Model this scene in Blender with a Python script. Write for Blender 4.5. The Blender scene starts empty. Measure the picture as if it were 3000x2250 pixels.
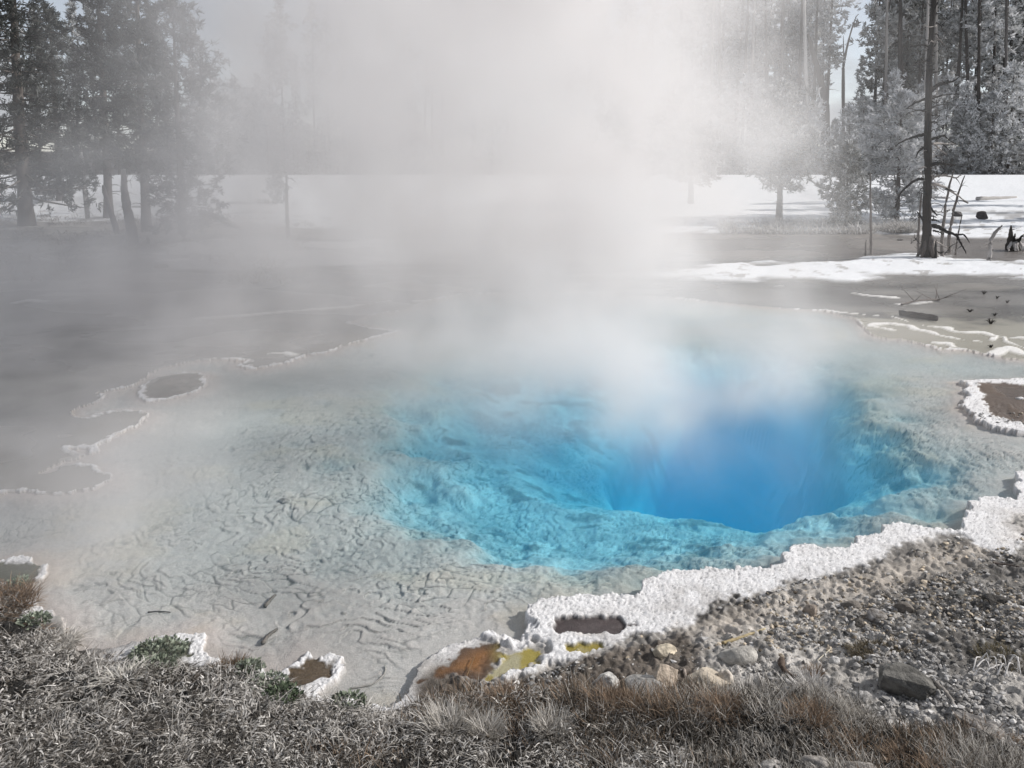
import bpy, math, random
import numpy as np
from mathutils import Vector, Matrix

random.seed(11)
RNG = np.random.default_rng(7)
R = math.radians
scene = bpy.context.scene
COL = scene.collection

# ------------------------------------------------------------------ camera
CAM_H = 3.0
PITCH = R(5.6)
F = 1671.0                 # focal length in units of a 2212 wide picture
CU, CV = 1106.0, 488.0     # principal point (a shifted lens, verticals stay nearly parallel)
cam_d = bpy.data.cameras.new("camera")
cam = bpy.data.objects.new("camera", cam_d)
COL.objects.link(cam)
cam.location = (0, 0, CAM_H)
cam.rotation_euler = (R(90) - PITCH, 0, 0)
cam_d.sensor_width = 36
cam_d.lens = 36 * F / 2212
cam_d.shift_y = -(829.5 - CV) / 2212
cam_d.clip_start = 0.05
cam_d.clip_end = 2000
scene.camera = cam

# ------------------------------------------------------------------ light
SUN_EL, SUN_AZ = R(31), R(6)      # azimuth measured from +X (right) towards +Y (away from the camera)
sdir = Vector((math.cos(SUN_EL) * math.cos(SUN_AZ), math.cos(SUN_EL) * math.sin(SUN_AZ), math.sin(SUN_EL)))
sun_d = bpy.data.lights.new("sun", 'SUN')
sun_d.energy = 4.4
sun_d.angle = R(0.5)
sun_d.color = (1.0, 0.955, 0.90)
sun = bpy.data.objects.new("sun", sun_d)
COL.objects.link(sun)
sun.rotation_euler = sdir.to_track_quat('Z', 'Y').to_euler()
sun.location = (30, 0, 30)

world = bpy.data.worlds.new("World")
scene.world = world
world.use_nodes = True
wt = world.node_tree
wt.nodes.clear()
w_out = wt.nodes.new('ShaderNodeOutputWorld')
w_bg = wt.nodes.new('ShaderNodeBackground')
w_bg.inputs['Strength'].default_value = 0.115
sky = wt.nodes.new('ShaderNodeTexSky')
sky.sky_type = 'NISHITA'
sky.sun_disc = False
sky.sun_elevation = SUN_EL
sky.sun_rotation = R(90) - SUN_AZ
sky.altitude = 2200
sky.dust_density = 1.2
w_geo = wt.nodes.new('ShaderNodeTexCoord')
w_map = wt.nodes.new('ShaderNodeMapping')
w_map.inputs['Scale'].default_value = (1.0, 1.0, 2.6)
w_noise = wt.nodes.new('ShaderNodeTexNoise')
w_noise.inputs['Scale'].default_value = 5.2
w_noise.inputs['Detail'].default_value = 7
w_noise.inputs['Roughness'].default_value = 0.55
w_ramp = wt.nodes.new('ShaderNodeValToRGB')
w_ramp.color_ramp.elements[0].position = 0.47
w_ramp.color_ramp.elements[1].position = 0.62
w_mix = wt.nodes.new('ShaderNodeMix')
w_mix.data_type = 'RGBA'
w_mix.inputs[7].default_value = (4.2, 4.35, 4.6, 1)
w_hsv = wt.nodes.new('ShaderNodeHueSaturation')
w_hsv.inputs['Saturation'].default_value = 0.42
wt.links.new(sky.outputs[0], w_hsv.inputs['Color'])
wt.links.new(w_geo.outputs['Generated'], w_map.inputs['Vector'])
wt.links.new(w_map.outputs[0], w_noise.inputs['Vector'])
wt.links.new(w_noise.outputs[0], w_ramp.inputs[0])
wt.links.new(w_ramp.outputs[0], w_mix.inputs[0])
wt.links.new(w_hsv.outputs[0], w_mix.inputs[6])
wt.links.new(w_mix.outputs[2], w_bg.inputs['Color'])
wt.links.new(w_bg.outputs[0], w_out.inputs['Surface'])

scene.view_settings.view_transform = 'Standard'
scene.view_settings.look = 'None'
scene.view_settings.exposure = 0.10
scene.view_settings.gamma = 1.0
scene.render.engine = 'CYCLES'
scene.cycles.volume_bounces = 5
scene.cycles.max_bounces = 8
scene.cycles.diffuse_bounces = 3
scene.cycles.transparent_max_bounces = 12
scene.cycles.use_denoising = True
scene.cycles.adaptive_threshold = 0.02
scene.cycles.volume_step_rate = 3.0
scene.cycles.volume_max_steps = 256
scene.cycles.sample_clamp_indirect = 6

# ------------------------------------------------------------------ geometry of the view (for laying out the plan)
SP, CP = math.sin(PITCH), math.cos(PITCH)

def ray(u, v):
    a, b = (u - CU) / F, (CV - v) / F
    return Vector((a, CP + b * SP, -SP + b * CP))

def P(u, v, z=0.0):
    d = ray(u, v)
    t = (z - CAM_H) / d.z
    return Vector((d.x * t, d.y * t, z))

def PY(u, v, y):
    d = ray(u, v)
    t = y / d.y
    return Vector((d.x * t, y, CAM_H + d.z * t))

# ------------------------------------------------------------------ numpy noise
def _hash(ix, iy, seed):
    h = (ix.astype(np.int64) * 374761393 + iy.astype(np.int64) * 668265263 + seed * 974711) & 0xffffffff
    h = ((h ^ (h >> 13)) * 1274126177) & 0xffffffff
    h = ((h ^ (h >> 16)) * 2246822519) & 0xffffffff
    return ((h ^ (h >> 15)) & 0xffffff) / float(0xffffff)

def vnoise(x, y, seed=0):
    ix, iy = np.floor(x), np.floor(y)
    fx, fy = x - ix, y - iy
    fx = fx * fx * (3 - 2 * fx)
    fy = fy * fy * (3 - 2 * fy)
    a, b = _hash(ix, iy, seed), _hash(ix + 1, iy, seed)
    c, d = _hash(ix, iy + 1, seed), _hash(ix + 1, iy + 1, seed)
    return (a * (1 - fx) + b * fx) * (1 - fy) + (c * (1 - fx) + d * fx) * fy

def fbm(x, y, seed=0, oct=4, gain=0.5):
    s, a, n = 0.0, 1.0, 0.0
    c, sn = 0.8, 0.6
    for k in range(oct):
        s = s + a * vnoise(x, y, seed + k * 17)
        n += a
        x, y = (c * x - sn * y) * 2.03 + 13.1, (sn * x + c * y) * 2.03 + 7.7
        a *= gain
    return s / n

def worley(x, y, seed=0):
    """distance to the nearest and second nearest jittered point, and the id of the nearest"""
    ix, iy = np.floor(x), np.floor(y)
    f1 = np.full(x.shape, 9.0)
    f2 = np.full(x.shape, 9.0)
    cid = np.zeros(x.shape)
    for dx in (-1, 0, 1):
        for dy in (-1, 0, 1):
            cx, cy = ix + dx, iy + dy
            px = cx + _hash(cx, cy, seed)
            py = cy + _hash(cx, cy, seed + 5)
            d = np.hypot(px - x, py - y)
            nearer = d < f1
            f2 = np.where(nearer, f1, np.minimum(f2, d))
            cid = np.where(nearer, _hash(cx, cy, seed + 9), cid)
            f1 = np.where(nearer, d, f1)
    return f1, f2, cid

def sm(a, b, x):
    t = np.clip((x - a) / (b - a), 0, 1)
    return t * t * (3 - 2 * t)

def lerp(a, b, t):
    return a + (b - a) * t

def poly_sd(poly, x, y, far=1.5):
    """signed distance to a closed polygon, positive inside; beyond FAR of its box just -FAR"""
    p = np.array([(q[0], q[1]) for q in poly])
    out = np.full(x.shape, -far, dtype=np.float64)
    sel = (x > p[:, 0].min() - far) & (x < p[:, 0].max() + far) & (y > p[:, 1].min() - far) & (y < p[:, 1].max() + far)
    if not sel.any():
        return out
    xs, ys = x[sel], y[sel]
    d2 = np.full(xs.shape, 1e9)
    inside = np.zeros(xs.shape, bool)
    n = len(p)
    for i in range(n):
        ax, ay = p[i]
        bx, by = p[(i + 1) % n]
        ex, ey = bx - ax, by - ay
        L = ex * ex + ey * ey
        if L < 1e-12:
            continue
        t = np.clip(((xs - ax) * ex + (ys - ay) * ey) / L, 0, 1)
        d2 = np.minimum(d2, (xs - ax - t * ex) ** 2 + (ys - ay - t * ey) ** 2)
        if ay != by:
            c = ((ay > ys) != (by > ys)) & (xs < ex * (ys - ay) / (by - ay) + ax)
            inside ^= c
    d = np.sqrt(d2)
    out[sel] = np.where(inside, d, -d)
    return out

def line_d(pts, x, y, far=1.5):
    p = np.array([(q[0], q[1]) for q in pts])
    out = np.full(x.shape, far, dtype=np.float64)
    sel = (x > p[:, 0].min() - far) & (x < p[:, 0].max() + far) & (y > p[:, 1].min() - far) & (y < p[:, 1].max() + far)
    if not sel.any():
        return out
    xs, ys = x[sel], y[sel]
    d2 = np.full(xs.shape, 1e9)
    for i in range(len(p) - 1):
        ax, ay = p[i]
        ex, ey = p[i + 1] - p[i]
        L = ex * ex + ey * ey + 1e-12
        t = np.clip(((xs - ax) * ex + (ys - ay) * ey) / L, 0, 1)
        d2 = np.minimum(d2, (xs - ax - t * ex) ** 2 + (ys - ay - t * ey) ** 2)
    out[sel] = np.sqrt(d2)
    return out

# picture crops used while measuring: (origin u, origin v, scale)
def crop(ou, ov, s):
    return lambda *pts: [P(ou + x * s, ov + y * s) for x, y in pts]
c4 = crop(1474.7, 737.3, 1 / 3)
c5 = crop(0, 516.1, 1 / 3)
c6 = crop(0, 1105.9, 1 / 3)
c7 = crop(737.3, 1105.9, 1 / 3)
c8 = crop(1474.7, 1105.9, 1 / 3)
cr = crop(1695.9, 589.9, 0.23333)
full = crop(0, 0, 1)
def under(z):
    return lambda *pts: [P(x, y, -z) for x, y in pts]

# ------------------------------------------------------------------ plan of the spring (world x, y)
SHORE_NEAR = (
    full((-260, 1235), (-60, 1215)) +
    c6((0, 318), (80, 300), (150, 292), (230, 328), (300, 350), (302, 420), (215, 478), (150, 505), (165, 560), (240, 600), (330, 655),
       (410, 690), (432, 770), (405, 805), (510, 865), (530, 905), (620, 892), (760, 890), (800, 868), (860, 845), (900, 855), (1000, 830),
       (1070, 818), (1140, 800), (1190, 788), (1240, 785), (1310, 820), (1302, 880), (1350, 930), (1440, 1000), (1500, 985), (1620, 985), (1700, 1032),
       (1800, 1052), (1860, 1020), (1930, 980), (1950, 930), (2000, 900), (2050, 945), (2120, 935)) +
    c7((0, 945), (22, 985), (18, 1030), (-15, 1075), (-60, 1120), (-160, 1190), (-100, 1230), (0, 1215), (90, 1240), (180, 1270), (330, 1265), (400, 1220), (440, 1160), (470, 1090), (500, 985),
       (580, 960), (640, 920), (700, 880), (770, 868), (830, 850), (920, 820), (1000, 805), (1060, 815), (1100, 830), (1150, 858), (1168, 875), (1180, 860), (1172, 812),
       (1210, 760), (1188, 680), (1220, 640), (1290, 600), (1400, 585), (1480, 588), (1560, 573), (1680, 572), (1760, 563), (1850, 572), (1920, 560), (1972, 520), (1965, 480),
       (2050, 440), (2130, 430)) +
    c8((0, 415), (90, 410), (180, 388), (260, 402), (370, 383), (480, 397), (560, 375), (640, 365), (648, 330), (690, 260), (740, 243), (820, 240), (900, 260),
       (960, 267), (1040, 260), (1100, 235), (1110, 185), (1190, 180), (1290, 175), (1300, 120), (1350, 96), (1440, 105), (1560, 127), (1700, 143),
       (1790, 150)) +
    c4((1830, 1215), (1838, 1120), (1865, 1065), (1940, 1030), (2060, 1035), (2140, 1040), (2165, 1000), (2128, 950), (2185, 930), (2150, 882),
       (2185, 868), (2260, 880), (2400, 840)))
LEDGE = c4((2500, 640), (2212, 600), (2100, 592), (2000, 570), (1960, 548), (1895, 530), (1882, 500), (1830, 455), (1808, 430), (1835, 382), (1872, 352), (1818, 335), (1862, 312), (1798, 270),
           (1900, 265), (2050, 262), (2212, 255), (2500, 245))
SHORE_FAR = (
    cr((2500, 835), (2212, 803), (2050, 795), (1920, 765), (1780, 735), (1620, 712), (1450, 715), (1380, 690), (1290, 665), (1200, 635), (1100, 622), (950, 608), (880, 598), (800, 578), (720, 500),
       (640, 420), (540, 402), (380, 352)) +
    full((1700, 668), (1560, 655), (1400, 640), (1200, 632), (1000, 636), (930, 650), (870, 671), (800, 682), (755, 697), (800, 708), (868, 715), (810, 730), (740, 747)) +
    c5((2212, 702), (2130, 738), (2000, 755), (1930, 780), (1850, 810), (1740, 832), (1640, 845), (1530, 824), (1590, 797), (1480, 782), (1360, 785), (1200, 802),
       (1050, 835), (990, 872), (870, 955), (760, 978), (640, 1002), (690, 1022), (620, 1065), (540, 1090), (470, 1122), (500, 1165), (570, 1160), (650, 1135), (800, 1110), (900, 1116), (967, 1142), (930, 1190), (880, 1218), (800, 1250),
       (760, 1280), (700, 1310), (632, 1345), (632, 1385), (600, 1392), (560, 1362), (440, 1362), (520, 1400), (560, 1430), (430, 1438), (340, 1478), (236, 1520), (330, 1528), (400, 1480), (480, 1462), (560, 1468), (640, 1490), (700, 1530), (730, 1556), (680, 1592),
       (600, 1622), (470, 1652), (300, 1656), (150, 1640), (0, 1652), (-300, 1660)) + full((-300, 1090)))
POOL = SHORE_NEAR + LEDGE + SHORE_FAR
ISLAND = c5((880, 1010), (905, 985), (900, 962), (950, 935), (1000, 903), (1100, 882), (1200, 868), (1290, 870), (1335, 888), (1322, 912), (1340, 930), (1328, 962), (1250, 1002),
            (1100, 1042), (980, 1056), (922, 1046))
SHELF = under(.08)((860, 890), (825, 990), (840, 1090), (900, 1150), (1050, 1192), (1250, 1212), (1400, 1212), (1550, 1188), (1700, 1158), (1860, 1128), (1990, 1092), (2000, 1020), (1920, 940),
             (1850, 890), (1800, 815), (1700, 765), (1400, 750), (1100, 780), (950, 820))
BASIN = under(.25)((1080, 960), (1100, 1030), (1200, 1072), (1330, 1090), (1480, 1090), (1640, 1118), (1760, 1100), (1840, 1040), (1820, 920), (1700, 820), (1400, 800), (1150, 860))
HOLE = under(.42)((1330, 1060), (1480, 1076), (1540, 1092), (1640, 1116), (1700, 1117), (1765, 1113), (1790, 1086), (1842, 1076), (1852, 1040), (1842, 980), (1822, 920), (1790, 885), (1720, 858),
            (1600, 820), (1450, 830), (1330, 900), (1290, 980))
WHITE = (c7((1172, 812), (1210, 760), (1150, 680), (1150, 560), (1900, 500), (2050, 400)) + c8((0, 350), (640, 300), (700, 200), (1100, 150), (1300, 60), (1800, 60)) +
         c4((1800, 1000), (2000, 950), (2100, 850), (2500, 780), (2400, 1150), (2212, 1210), (2100, 1340), (2000, 1375), (1900, 1350), (1800, 1270), (1650, 1320), (1300, 1446), (1150, 1506), (700, 1586), (560, 1646)) +
         c8((200, 640), (0, 760)) + c7((2120, 770), (1920, 790), (1870, 820), (1850, 900), (1700, 965), (1560, 985), (1400, 1000), (1330, 1050), (1260, 1080), (1100, 1112), (990, 1142), (1000, 1120), (1060, 1062), (1180, 1035), (1250, 1002),
            (1270, 960), (1340, 915), (1250, 905), (1190, 880)))
WHITE2 = c7((440, 1160), (470, 1070), (490, 975), (600, 930), (720, 860), (920, 800), (1000, 790), (1165, 870), (1100, 905), (1040, 945), (1060, 985), (1020, 1035), (985, 1040), (1025, 960), (1025, 885), (930, 862), (830, 885), (740, 945), (640, 1020), (580, 1000), (520, 1090))
DARKPOOL = c7((1380, 720), (1440, 700), (1600, 708), (1800, 710), (1893, 762), (1800, 808), (1600, 812), (1420, 830), (1372, 780))
ORANGE = c7((505, 1112), (600, 1040), (740, 945), (830, 885), (930, 862), (1025, 885), (1030, 935), (1000, 1000), (930, 1090), (880, 1110), (820, 1085), (700, 1065), (600, 1100))
YELLOW = c7((1045, 950), (1110, 912), (1220, 900), (1335, 922), (1262, 1000), (1180, 1032), (1060, 1060), (965, 1120), (935, 1095), (1000, 1045), (1060, 1000))
YELLOW2 = c7((1428, 872), (1530, 878), (1590, 885), (1695, 882), (1650, 930), (1560, 938), (1462, 935))
DARKMUD = c7((400, 1250), (480, 1130), (620, 1060), (900, 1120), (1000, 1145), (1280, 1095), (1420, 1010), (1850, 930), (2250, 820), (2250, 1230), (1300, 1240), (500, 1300))
OLIVE1 = c6((-100, 350), (60, 352), (160, 350), (230, 345), (270, 370), (265, 400), (160, 480), (120, 500), (0, 440), (-100, 430))
OLIVE2 = c6((830, 900), (900, 868), (1040, 835), (1150, 822), (1210, 880), (1230, 940), (1150, 960), (900, 1000), (800, 960))
BROWNPOOL = c6((1850, 1070), (1900, 1020), (1980, 975), (2080, 970), (2150, 1010), (2150, 1060), (2060, 1110), (1980, 1150), (1880, 1120))
LEDGEPOOL = cr((1790, 1045), (1860, 1040), (2050, 1040), (2300, 1085), (2400, 1440), (2212, 1425), (2080, 1385), (1930, 1340), (1850, 1230), (1830, 1150), (1800, 1110))
TAN = c8((-100, 800), (300, 640), (700, 540), (1100, 420), (1300, 360), (1700, 240), (2000, 200), (2050, 300), (1700, 440), (1200, 620), (650, 720), (300, 860))
SNOW_STRIP = full((1250, 596), (1400, 588), (1560, 578), (1700, 566), (1850, 558), (1960, 557), (2000, 553), (2060, 562), (2130, 567), (2400, 570), (2400, 602), (2100, 600), (1900, 598), (1800, 606), (1600, 606), (1420, 602))
SNOW_LINE = full((1250, 516), (1250, 512), (1450, 504), (1700, 500), (1850, 503), (2000, 509), (2100, 513), (2180, 513), (2400, 516), (2400, 500), (1250, 494))
FARWHITE = full((300, 574), (380, 548), (540, 524), (760, 520), (1000, 515), (1420, 500), (1420, 556), (900, 572), (640, 580), (420, 587))
LEFTMAT = full((-300, 1000), (-300, 560), (330, 545), (420, 590), (800, 600), (900, 650), (860, 670), (740, 740), (560, 790), (400, 790), (330, 820), (220, 880), (150, 960), (60, 1010))
RIDGES = [cr((380, 350), (520, 372), (640, 380), (760, 395), (1000, 410), (1090, 440), (1180, 470), (1320, 500), (1480, 512), (1540, 545), (1690, 557), (1840, 560), (1930, 590), (2070, 605), (2400, 615)),
          cr((770, 495), (870, 478), (960, 470), (1060, 485), (1170, 495), (1200, 530), (1340, 552), (1420, 585), (1500, 600), (1640, 625), (1800, 640)),
          cr((770, 500), (890, 515), (960, 530)),
          cr((1180, 510), (1260, 540), (1380, 560)),
          cr((1450, 715), (1560, 690), (1500, 660), (1380, 655)),
          cr((1900, 630), (1960, 600), (2030, 605), (2040, 640), (2130, 670), (2212, 700), (2300, 705)),
          cr((1900, 765), (2000, 720), (2090, 700), (2150, 745), (2212, 760)),
          cr((1820, 935), (1940, 955), (2060, 965), (2040, 940), (1900, 930)),
          cr((1540, 740), (1640, 748)), cr((660, 195), (760, 212), (900, 225), (1020, 232)), cr((1070, 298), (1200, 285), (1330, 268)),
          cr((1820, 1050), (1870, 1090), (1890, 1130), (1960, 1140), (1990, 1155)),
          cr((2070, 1245), (2110, 1290), (2140, 1340), (2180, 1360)),
          full((430, 690), (600, 676), (760, 664), (840, 652)),
          full((35, 655), (60, 650), (95, 653)),
          full((900, 652), (1000, 645), (1090, 640)),
          full((340, 578), (420, 574), (520, 566), (640, 556)),
          c5((1700, 780), (1740, 750), (1850, 745), (1900, 755)),
          ]
GRASS = (full((-900, 1950), (-900, 1200), (-300, 1230)) + c6((-50, 440), (30, 450), (100, 520), (170, 590), (300, 690), (380, 790), (470, 850), (520, 920), (760, 1010), (860, 1010), (1100, 1010), (1400, 990), (1550, 1000),
         (1660, 1060), (1850, 1120), (2000, 1180), (2060, 1210), (2140, 1240)) + c7((0, 1225), (180, 1285), (380, 1270), (620, 1250), (900, 1235), (1100, 1210), (1400, 1195), (1700, 1230), (2100, 1280)) +
         c8((0, 1295), (300, 1285), (560, 1330), (760, 1320), (900, 1350), (1050, 1420), (1250, 1540), (1450, 1570), (1700, 1610), (1900, 1680), (2100, 1750), (2212, 1790)) + full((2400, 1830), (2900, 1840), (2900, 1950)))

def dist_scale(y):
    return np.clip(y / 6.0, 0.6, 3.0)

def ground(x, y, want_color=True, fine=True):
    """height, base colour, roughness of the ground at x, y (arrays)"""
    x = np.asarray(x, float)
    y = np.asarray(y, float)
    ds = dist_scale(y)
    wob = (fbm(x * 9, y * 9, 3, 3) - 0.5) * 0.055 + (fbm(x * 30, y * 30, 4, 2) - .5) * 0.02 + (.45 - worley(x * 11, y * 11, 6)[0]) * .05 * (y < 12)
    pool = poly_sd(POOL, x, y, 6.0) + wob * np.clip(ds, .8, 1.6)
    isl = poly_sd(ISLAND, x, y, 3.0) + wob
    water = np.minimum(pool, -isl)                       # >0 under water
    # ---- bed of the pool
    w1 = (fbm(x * .8, y * .8, 21, 3) - .5)
    shelf = poly_sd(SHELF, x, y, 2.5) + (fbm(x * 2.2, y * 2.2, 22, 4) - .5) * 0.9
    basin = poly_sd(BASIN, x, y, 2.5) + (fbm(x * 2.0, y * 2.0, 23, 4) - .5) * 0.5
    hole = poly_sd(HOLE, x, y, 2.5) + (fbm(x * 1.3, y * 1.3, 24, 2) - .5) * 0.34
    depth = 0.028 * lerp(sm(-.02, .3, water), 1, sm(8.8, 7.5, y) * sm(-1.5, -.8, x)) + 0.022 * sm(0, 1.2, water) + 0.02 * w1 * sm(0, .8, water)
    depth = depth + 0.05 * sm(-1.1, 0.1, shelf) + 0.33 * sm(-0.45, 1.15, shelf) + 0.28 * sm(-0.1, 1.1, basin)
    depth = depth + 0.12 * sm(-0.35, 0.10, hole) + 0.60 * sm(0.0, 0.50, hole) + 1.1 * sm(0.1, 1.3, hole)
    bed = -depth
    if fine:
        calm = 1 - sm(-.12, .12, hole)
        rough_amt = sm(-0.5, 0.4, shelf) * (1 - sm(0.0, 0.3, hole))
        lumps = fbm(x * 5, y * 5, 31, 4) - .5
        bed = bed + rough_amt * lumps * 0.055 * sm(0, .5, shelf)
        # cracked plates that step down along the curved contours of the pool
        cx, cy = P(1330, 1000).x, P(1330, 1000).y
        rr = np.hypot(x - cx, (y - cy) * 1.05)
        warp = (fbm(x * 1.3, y * 1.3, 41, 4) - .5) * 1.5 + (fbm(x * 5, y * 5, 42, 3) - .5) * 0.42
        ph = (rr * 1.0 + 0.45 * x + warp) / 0.14
        saw = ph - np.floor(ph)
        fade = sm(0.38, 0.58, fbm(x * 3.1, y * 3.1, 44, 4)) * sm(0.0, .35, water) * (1 - sm(7.5, 11, y))
        fade = fade * (0.35 + 0.65 * sm(-4.0, -1.0, x))
        near = sm(8.5, 5.5, y)
        step = np.where(saw < 0.09, 1 - saw / 0.09, (saw - 0.09) / 0.91)
        bed = bed + fade * (step - .5) * 0.012 * calm
        th = np.arctan2(y - cy, x - cx)
        wa = (fbm(x * 2.2, y * 2.2, 49, 3) - .5) * 2.2
        f1, f2, cid = worley(rr / .07 + .45 * x / .07 + wa, th * 15 + wa * .8, 45)
        g1_, g2_, _ = worley(rr / .048 + .45 * x / .048 + wa * 2, th * 31 + wa * 1.4, 50)
        msk = sm(.30, .52, fbm(x * 1.9, y * 1.9, 46, 4)) * sm(0.05, .4, water) * (1 - sm(8, 12, y)) * sm(-3.6, -1.6, x)
        crack = np.maximum((1 - sm(0.0, 0.10, f2 - f1)) * msk, .7 * (1 - sm(0.0, 0.09, g2_ - g1_)) * sm(.5, .7, fbm(x * 2.7, y * 2.7, 52, 3)) * sm(.05, .4, water) * (1 - sm(6.5, 9, y)))
        crack = crack * calm
        bed = bed + (cid - .5) * .011 * msk * calm - crack * 0.0065
        fleck = calm * sm(-4.5, -2.0, x) * sm(0, .3, water) * (1 - sm(7.5, 10, y)) * sm(-1.6, -.2, shelf)
        bed = bed + (fbm(x * 34, y * 30, 154, 2) - .5) * 0.016 * fleck + (fbm(x * 13, y * 10, 155, 3) - .5) * .012 * fleck
        bed = bed + (fbm(x * 22, y * 22, 47, 3) - .5) * 0.007 * calm * sm(0, .2, water) * (0.5 + near)
        pits = sm(.66, .76, fbm(x * 9, y * 7, 48, 3)) * sm(0.1, .4, water) * sm(.5, .62, fbm(x * .9, y * .9, 148, 3))
        bed = bed - pits * 0.006
    else:
        fade = crack = pits = saw = 0 * x
        calm = 1 + 0 * x
    # ---- land
    out = -water                                         # >0 on land
    white = np.maximum(poly_sd(WHITE, x, y, 1.0), poly_sd(WHITE2, x, y, 1.0)) + (fbm(x * 3, y * 3, 51, 5) - .5) * 0.40 + (fbm(x * 22, y * 22, 59, 3) - .5) * .13
    white_m = sm(-0.035, 0.03, white)
    left_rim_w = lerp(0.014 + 0.055 * sm(.35, .75, fbm(x * 1.5, y * 1.5, 53, 2)), 0.05 + 0.11 * sm(.4, .75, fbm(x * 2.5, y * 2.5, 54, 2)), sm(6.2, 5.6, y))
    out_n = out + (fbm(x * 26, y * 26, 58, 3) - .5) * .07 * sm(7, 6, y)
    rimband = sm(left_rim_w * 1.3, left_rim_w * .7, out_n) * (out > -0.02) * sm(.30, .48, fbm(x * 1.1 + 3, y * 1.1, 56, 4))
    ledge_d = poly_sd(LEDGE + [P(2700, 1000), P(2700, 700)], x, y, 2.0)
    ledge_w = sm(0.34, 0.26, ledge_d + (fbm(x * 6, y * 6, 55, 3) - .5) * .2) * (ledge_d > -0.1)
    near_land = sm(8.6, 7.2, y + 0.25 * np.abs(x) * 0)   # the bank on the camera's side
    near_land = np.where(x < -2.2, sm(6.2, 5.4, y), near_land)
    near_land = np.where(x > 3.0, sm(9.2, 8.6, y), near_land)
    lump = fbm(x * 1.7, y * 1.7, 61, 4) - .5
    lowshore = sm(.5, .1, x) * sm(.5, .2, out)
    bank = lerp(0.030, 0.010, lowshore) + 0.18 * sm(0.35, 2.2, out) + 0.10 * lump * sm(0.2, 0.8, out)
    grass_d = poly_sd(GRASS, x, y, 1.2)
    bank = bank + 0.07 * sm(-0.05, 0.35, grass_d)
    flat = 0.012 + 0.008 * (fbm(x * .7, y * .7, 62, 3) - .5)
    land = lerp(flat, bank, near_land)
    ledge_m = sm(-.05, 0.0, ledge_d)
    land = lerp(land, 0.04 + 0.012 * lump, ledge_m)
    land = land + rimband * 0.005 * (1 - near_land) * (1 - ledge_m)
    # far bank up to the road
    rise = sm(27.5, 58, y)
    slope = np.clip((y - 28.0) / 27.0, 0, 1)
    land = land + 1.18 * (0.55 * slope + 0.45 * rise) + 0.22 * (fbm(x * .22, y * .22, 63, 4) - .5) * sm(28, 32, y) * (1 - sm(48, 54, y))
    land = land - 0.9 * sm(57, 64, y)
    land = land + 0.3 * sm(26, 20, y) * 0
    lb = sm(-5.0, -9.5, x + 0.18 * (y - 20)) * sm(15, 24, y) * (1 - sm(40, 55, y))
    land = land + lb * (0.30 + 0.25 * (fbm(x * .5, y * .5, 64, 4) - .5))
    snow_strip = poly_sd(SNOW_STRIP, x, y, 3.0) + (fbm(x * .9, y * 1.6, 71, 6) - .5) * 2.4
    snow_line = poly_sd(SNOW_LINE, x, y, 3.0) + (fbm(x * .7, y * .9, 72, 6) - .5) * 2.0
    farwhite = poly_sd(FARWHITE, x, y, 3.0) + (fbm(x * .6, y * .8, 73, 4) - .5) * 1.6
    snow_m = np.maximum(sm(-.25, .25, snow_strip), sm(-.25, .25, snow_line))
    land = land + snow_m * (0.02 + 0.05 * fbm(x * 1.6, y * 2.2, 74, 5))
    ridge = np.zeros(x.shape)
    for k, rl in enumerate(RIDGES):
        d = line_d(rl, x, y, 0.6) + (fbm(x * 5, y * 5, 80 + k, 3) - .5) * 0.10
        wdt = 0.02 + 0.075 * sm(.35, .7, fbm(x * 1.6, y * 1.6, 110 + k, 2))
        ridge = np.maximum(ridge, sm(wdt * 1.3, wdt * .55, d))
    land = land + ridge * 0.016
    pools = {}
    for nm, poly in (('dark', DARKPOOL), ('orange', ORANGE), ('yellow', YELLOW), ('yellow2', YELLOW2), ('ol1', OLIVE1), ('ol2', OLIVE2), ('br', BROWNPOOL), ('ledge', LEDGEPOOL)):
        pools[nm] = sm(-.010, .012, poly_sd(poly, x, y, .5) + wob * 1.0 + (fbm(x * 24, y * 24, 98, 3) - .5) * .07)
    dip = sum(pools[k] for k in ('dark', 'yellow', 'yellow2', 'ol1', 'ol2', 'br')) + .7 * pools['orange'] + .6 * pools['ledge']
    land = lerp(land, np.minimum(land, lerp(0.022, .008, lowshore) + .012 * (fbm(x * 9, y * 9, 57, 3) - .5)), np.clip(dip, 0, 1))
    isl_in = sm(0.05, 0.12, isl)
    land = lerp(land, 0.012, isl_in)
    whiteall = np.clip(np.maximum(white_m * near_land, np.maximum(rimband, ledge_w * ledge_m)), 0, 1) * (1 - np.clip(dip, 0, 1))
    whiteall = whiteall * (1 - isl_in)
    # bank is levelled where the white crust lies
    crustlvl = 0.036 + 0.024 * lump
    land = lerp(land, crustlvl, white_m * near_land * (1 - np.clip(dip, 0, 1)))
    gravel_m = near_land * (1 - white_m) * sm(0.05, .3, out) * (1 - np.clip(dip, 0, 1))
    if fine:
        k1, k2, kc = worley(x * 58 + 3 * fbm(x * 9, y * 9, 97, 2), y * 52, 91)
        knob = (1 - np.clip(k1 * 1.2, 0, 1)) ** 0.8 * (.45 + .75 * kc)
        k1b, _, _ = worley(x * 95, y * 95, 92)
        knob = knob * .7 + (1 - np.clip(k1b * 1.2, 0, 1)) * .3
        land = land + whiteall * (knob * (0.008 + .004 * sm(-.9, .2, x)) + .010 * (fbm(x * 26, y * 26, 96, 3) - .5)) * sm(8, 5.5, y)
        edge = sm(.10, .0, out) * whiteall
        land = land + edge * knob * 0.008
        g1, g2, gc = worley(x * 22, y * 22, 93)
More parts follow.
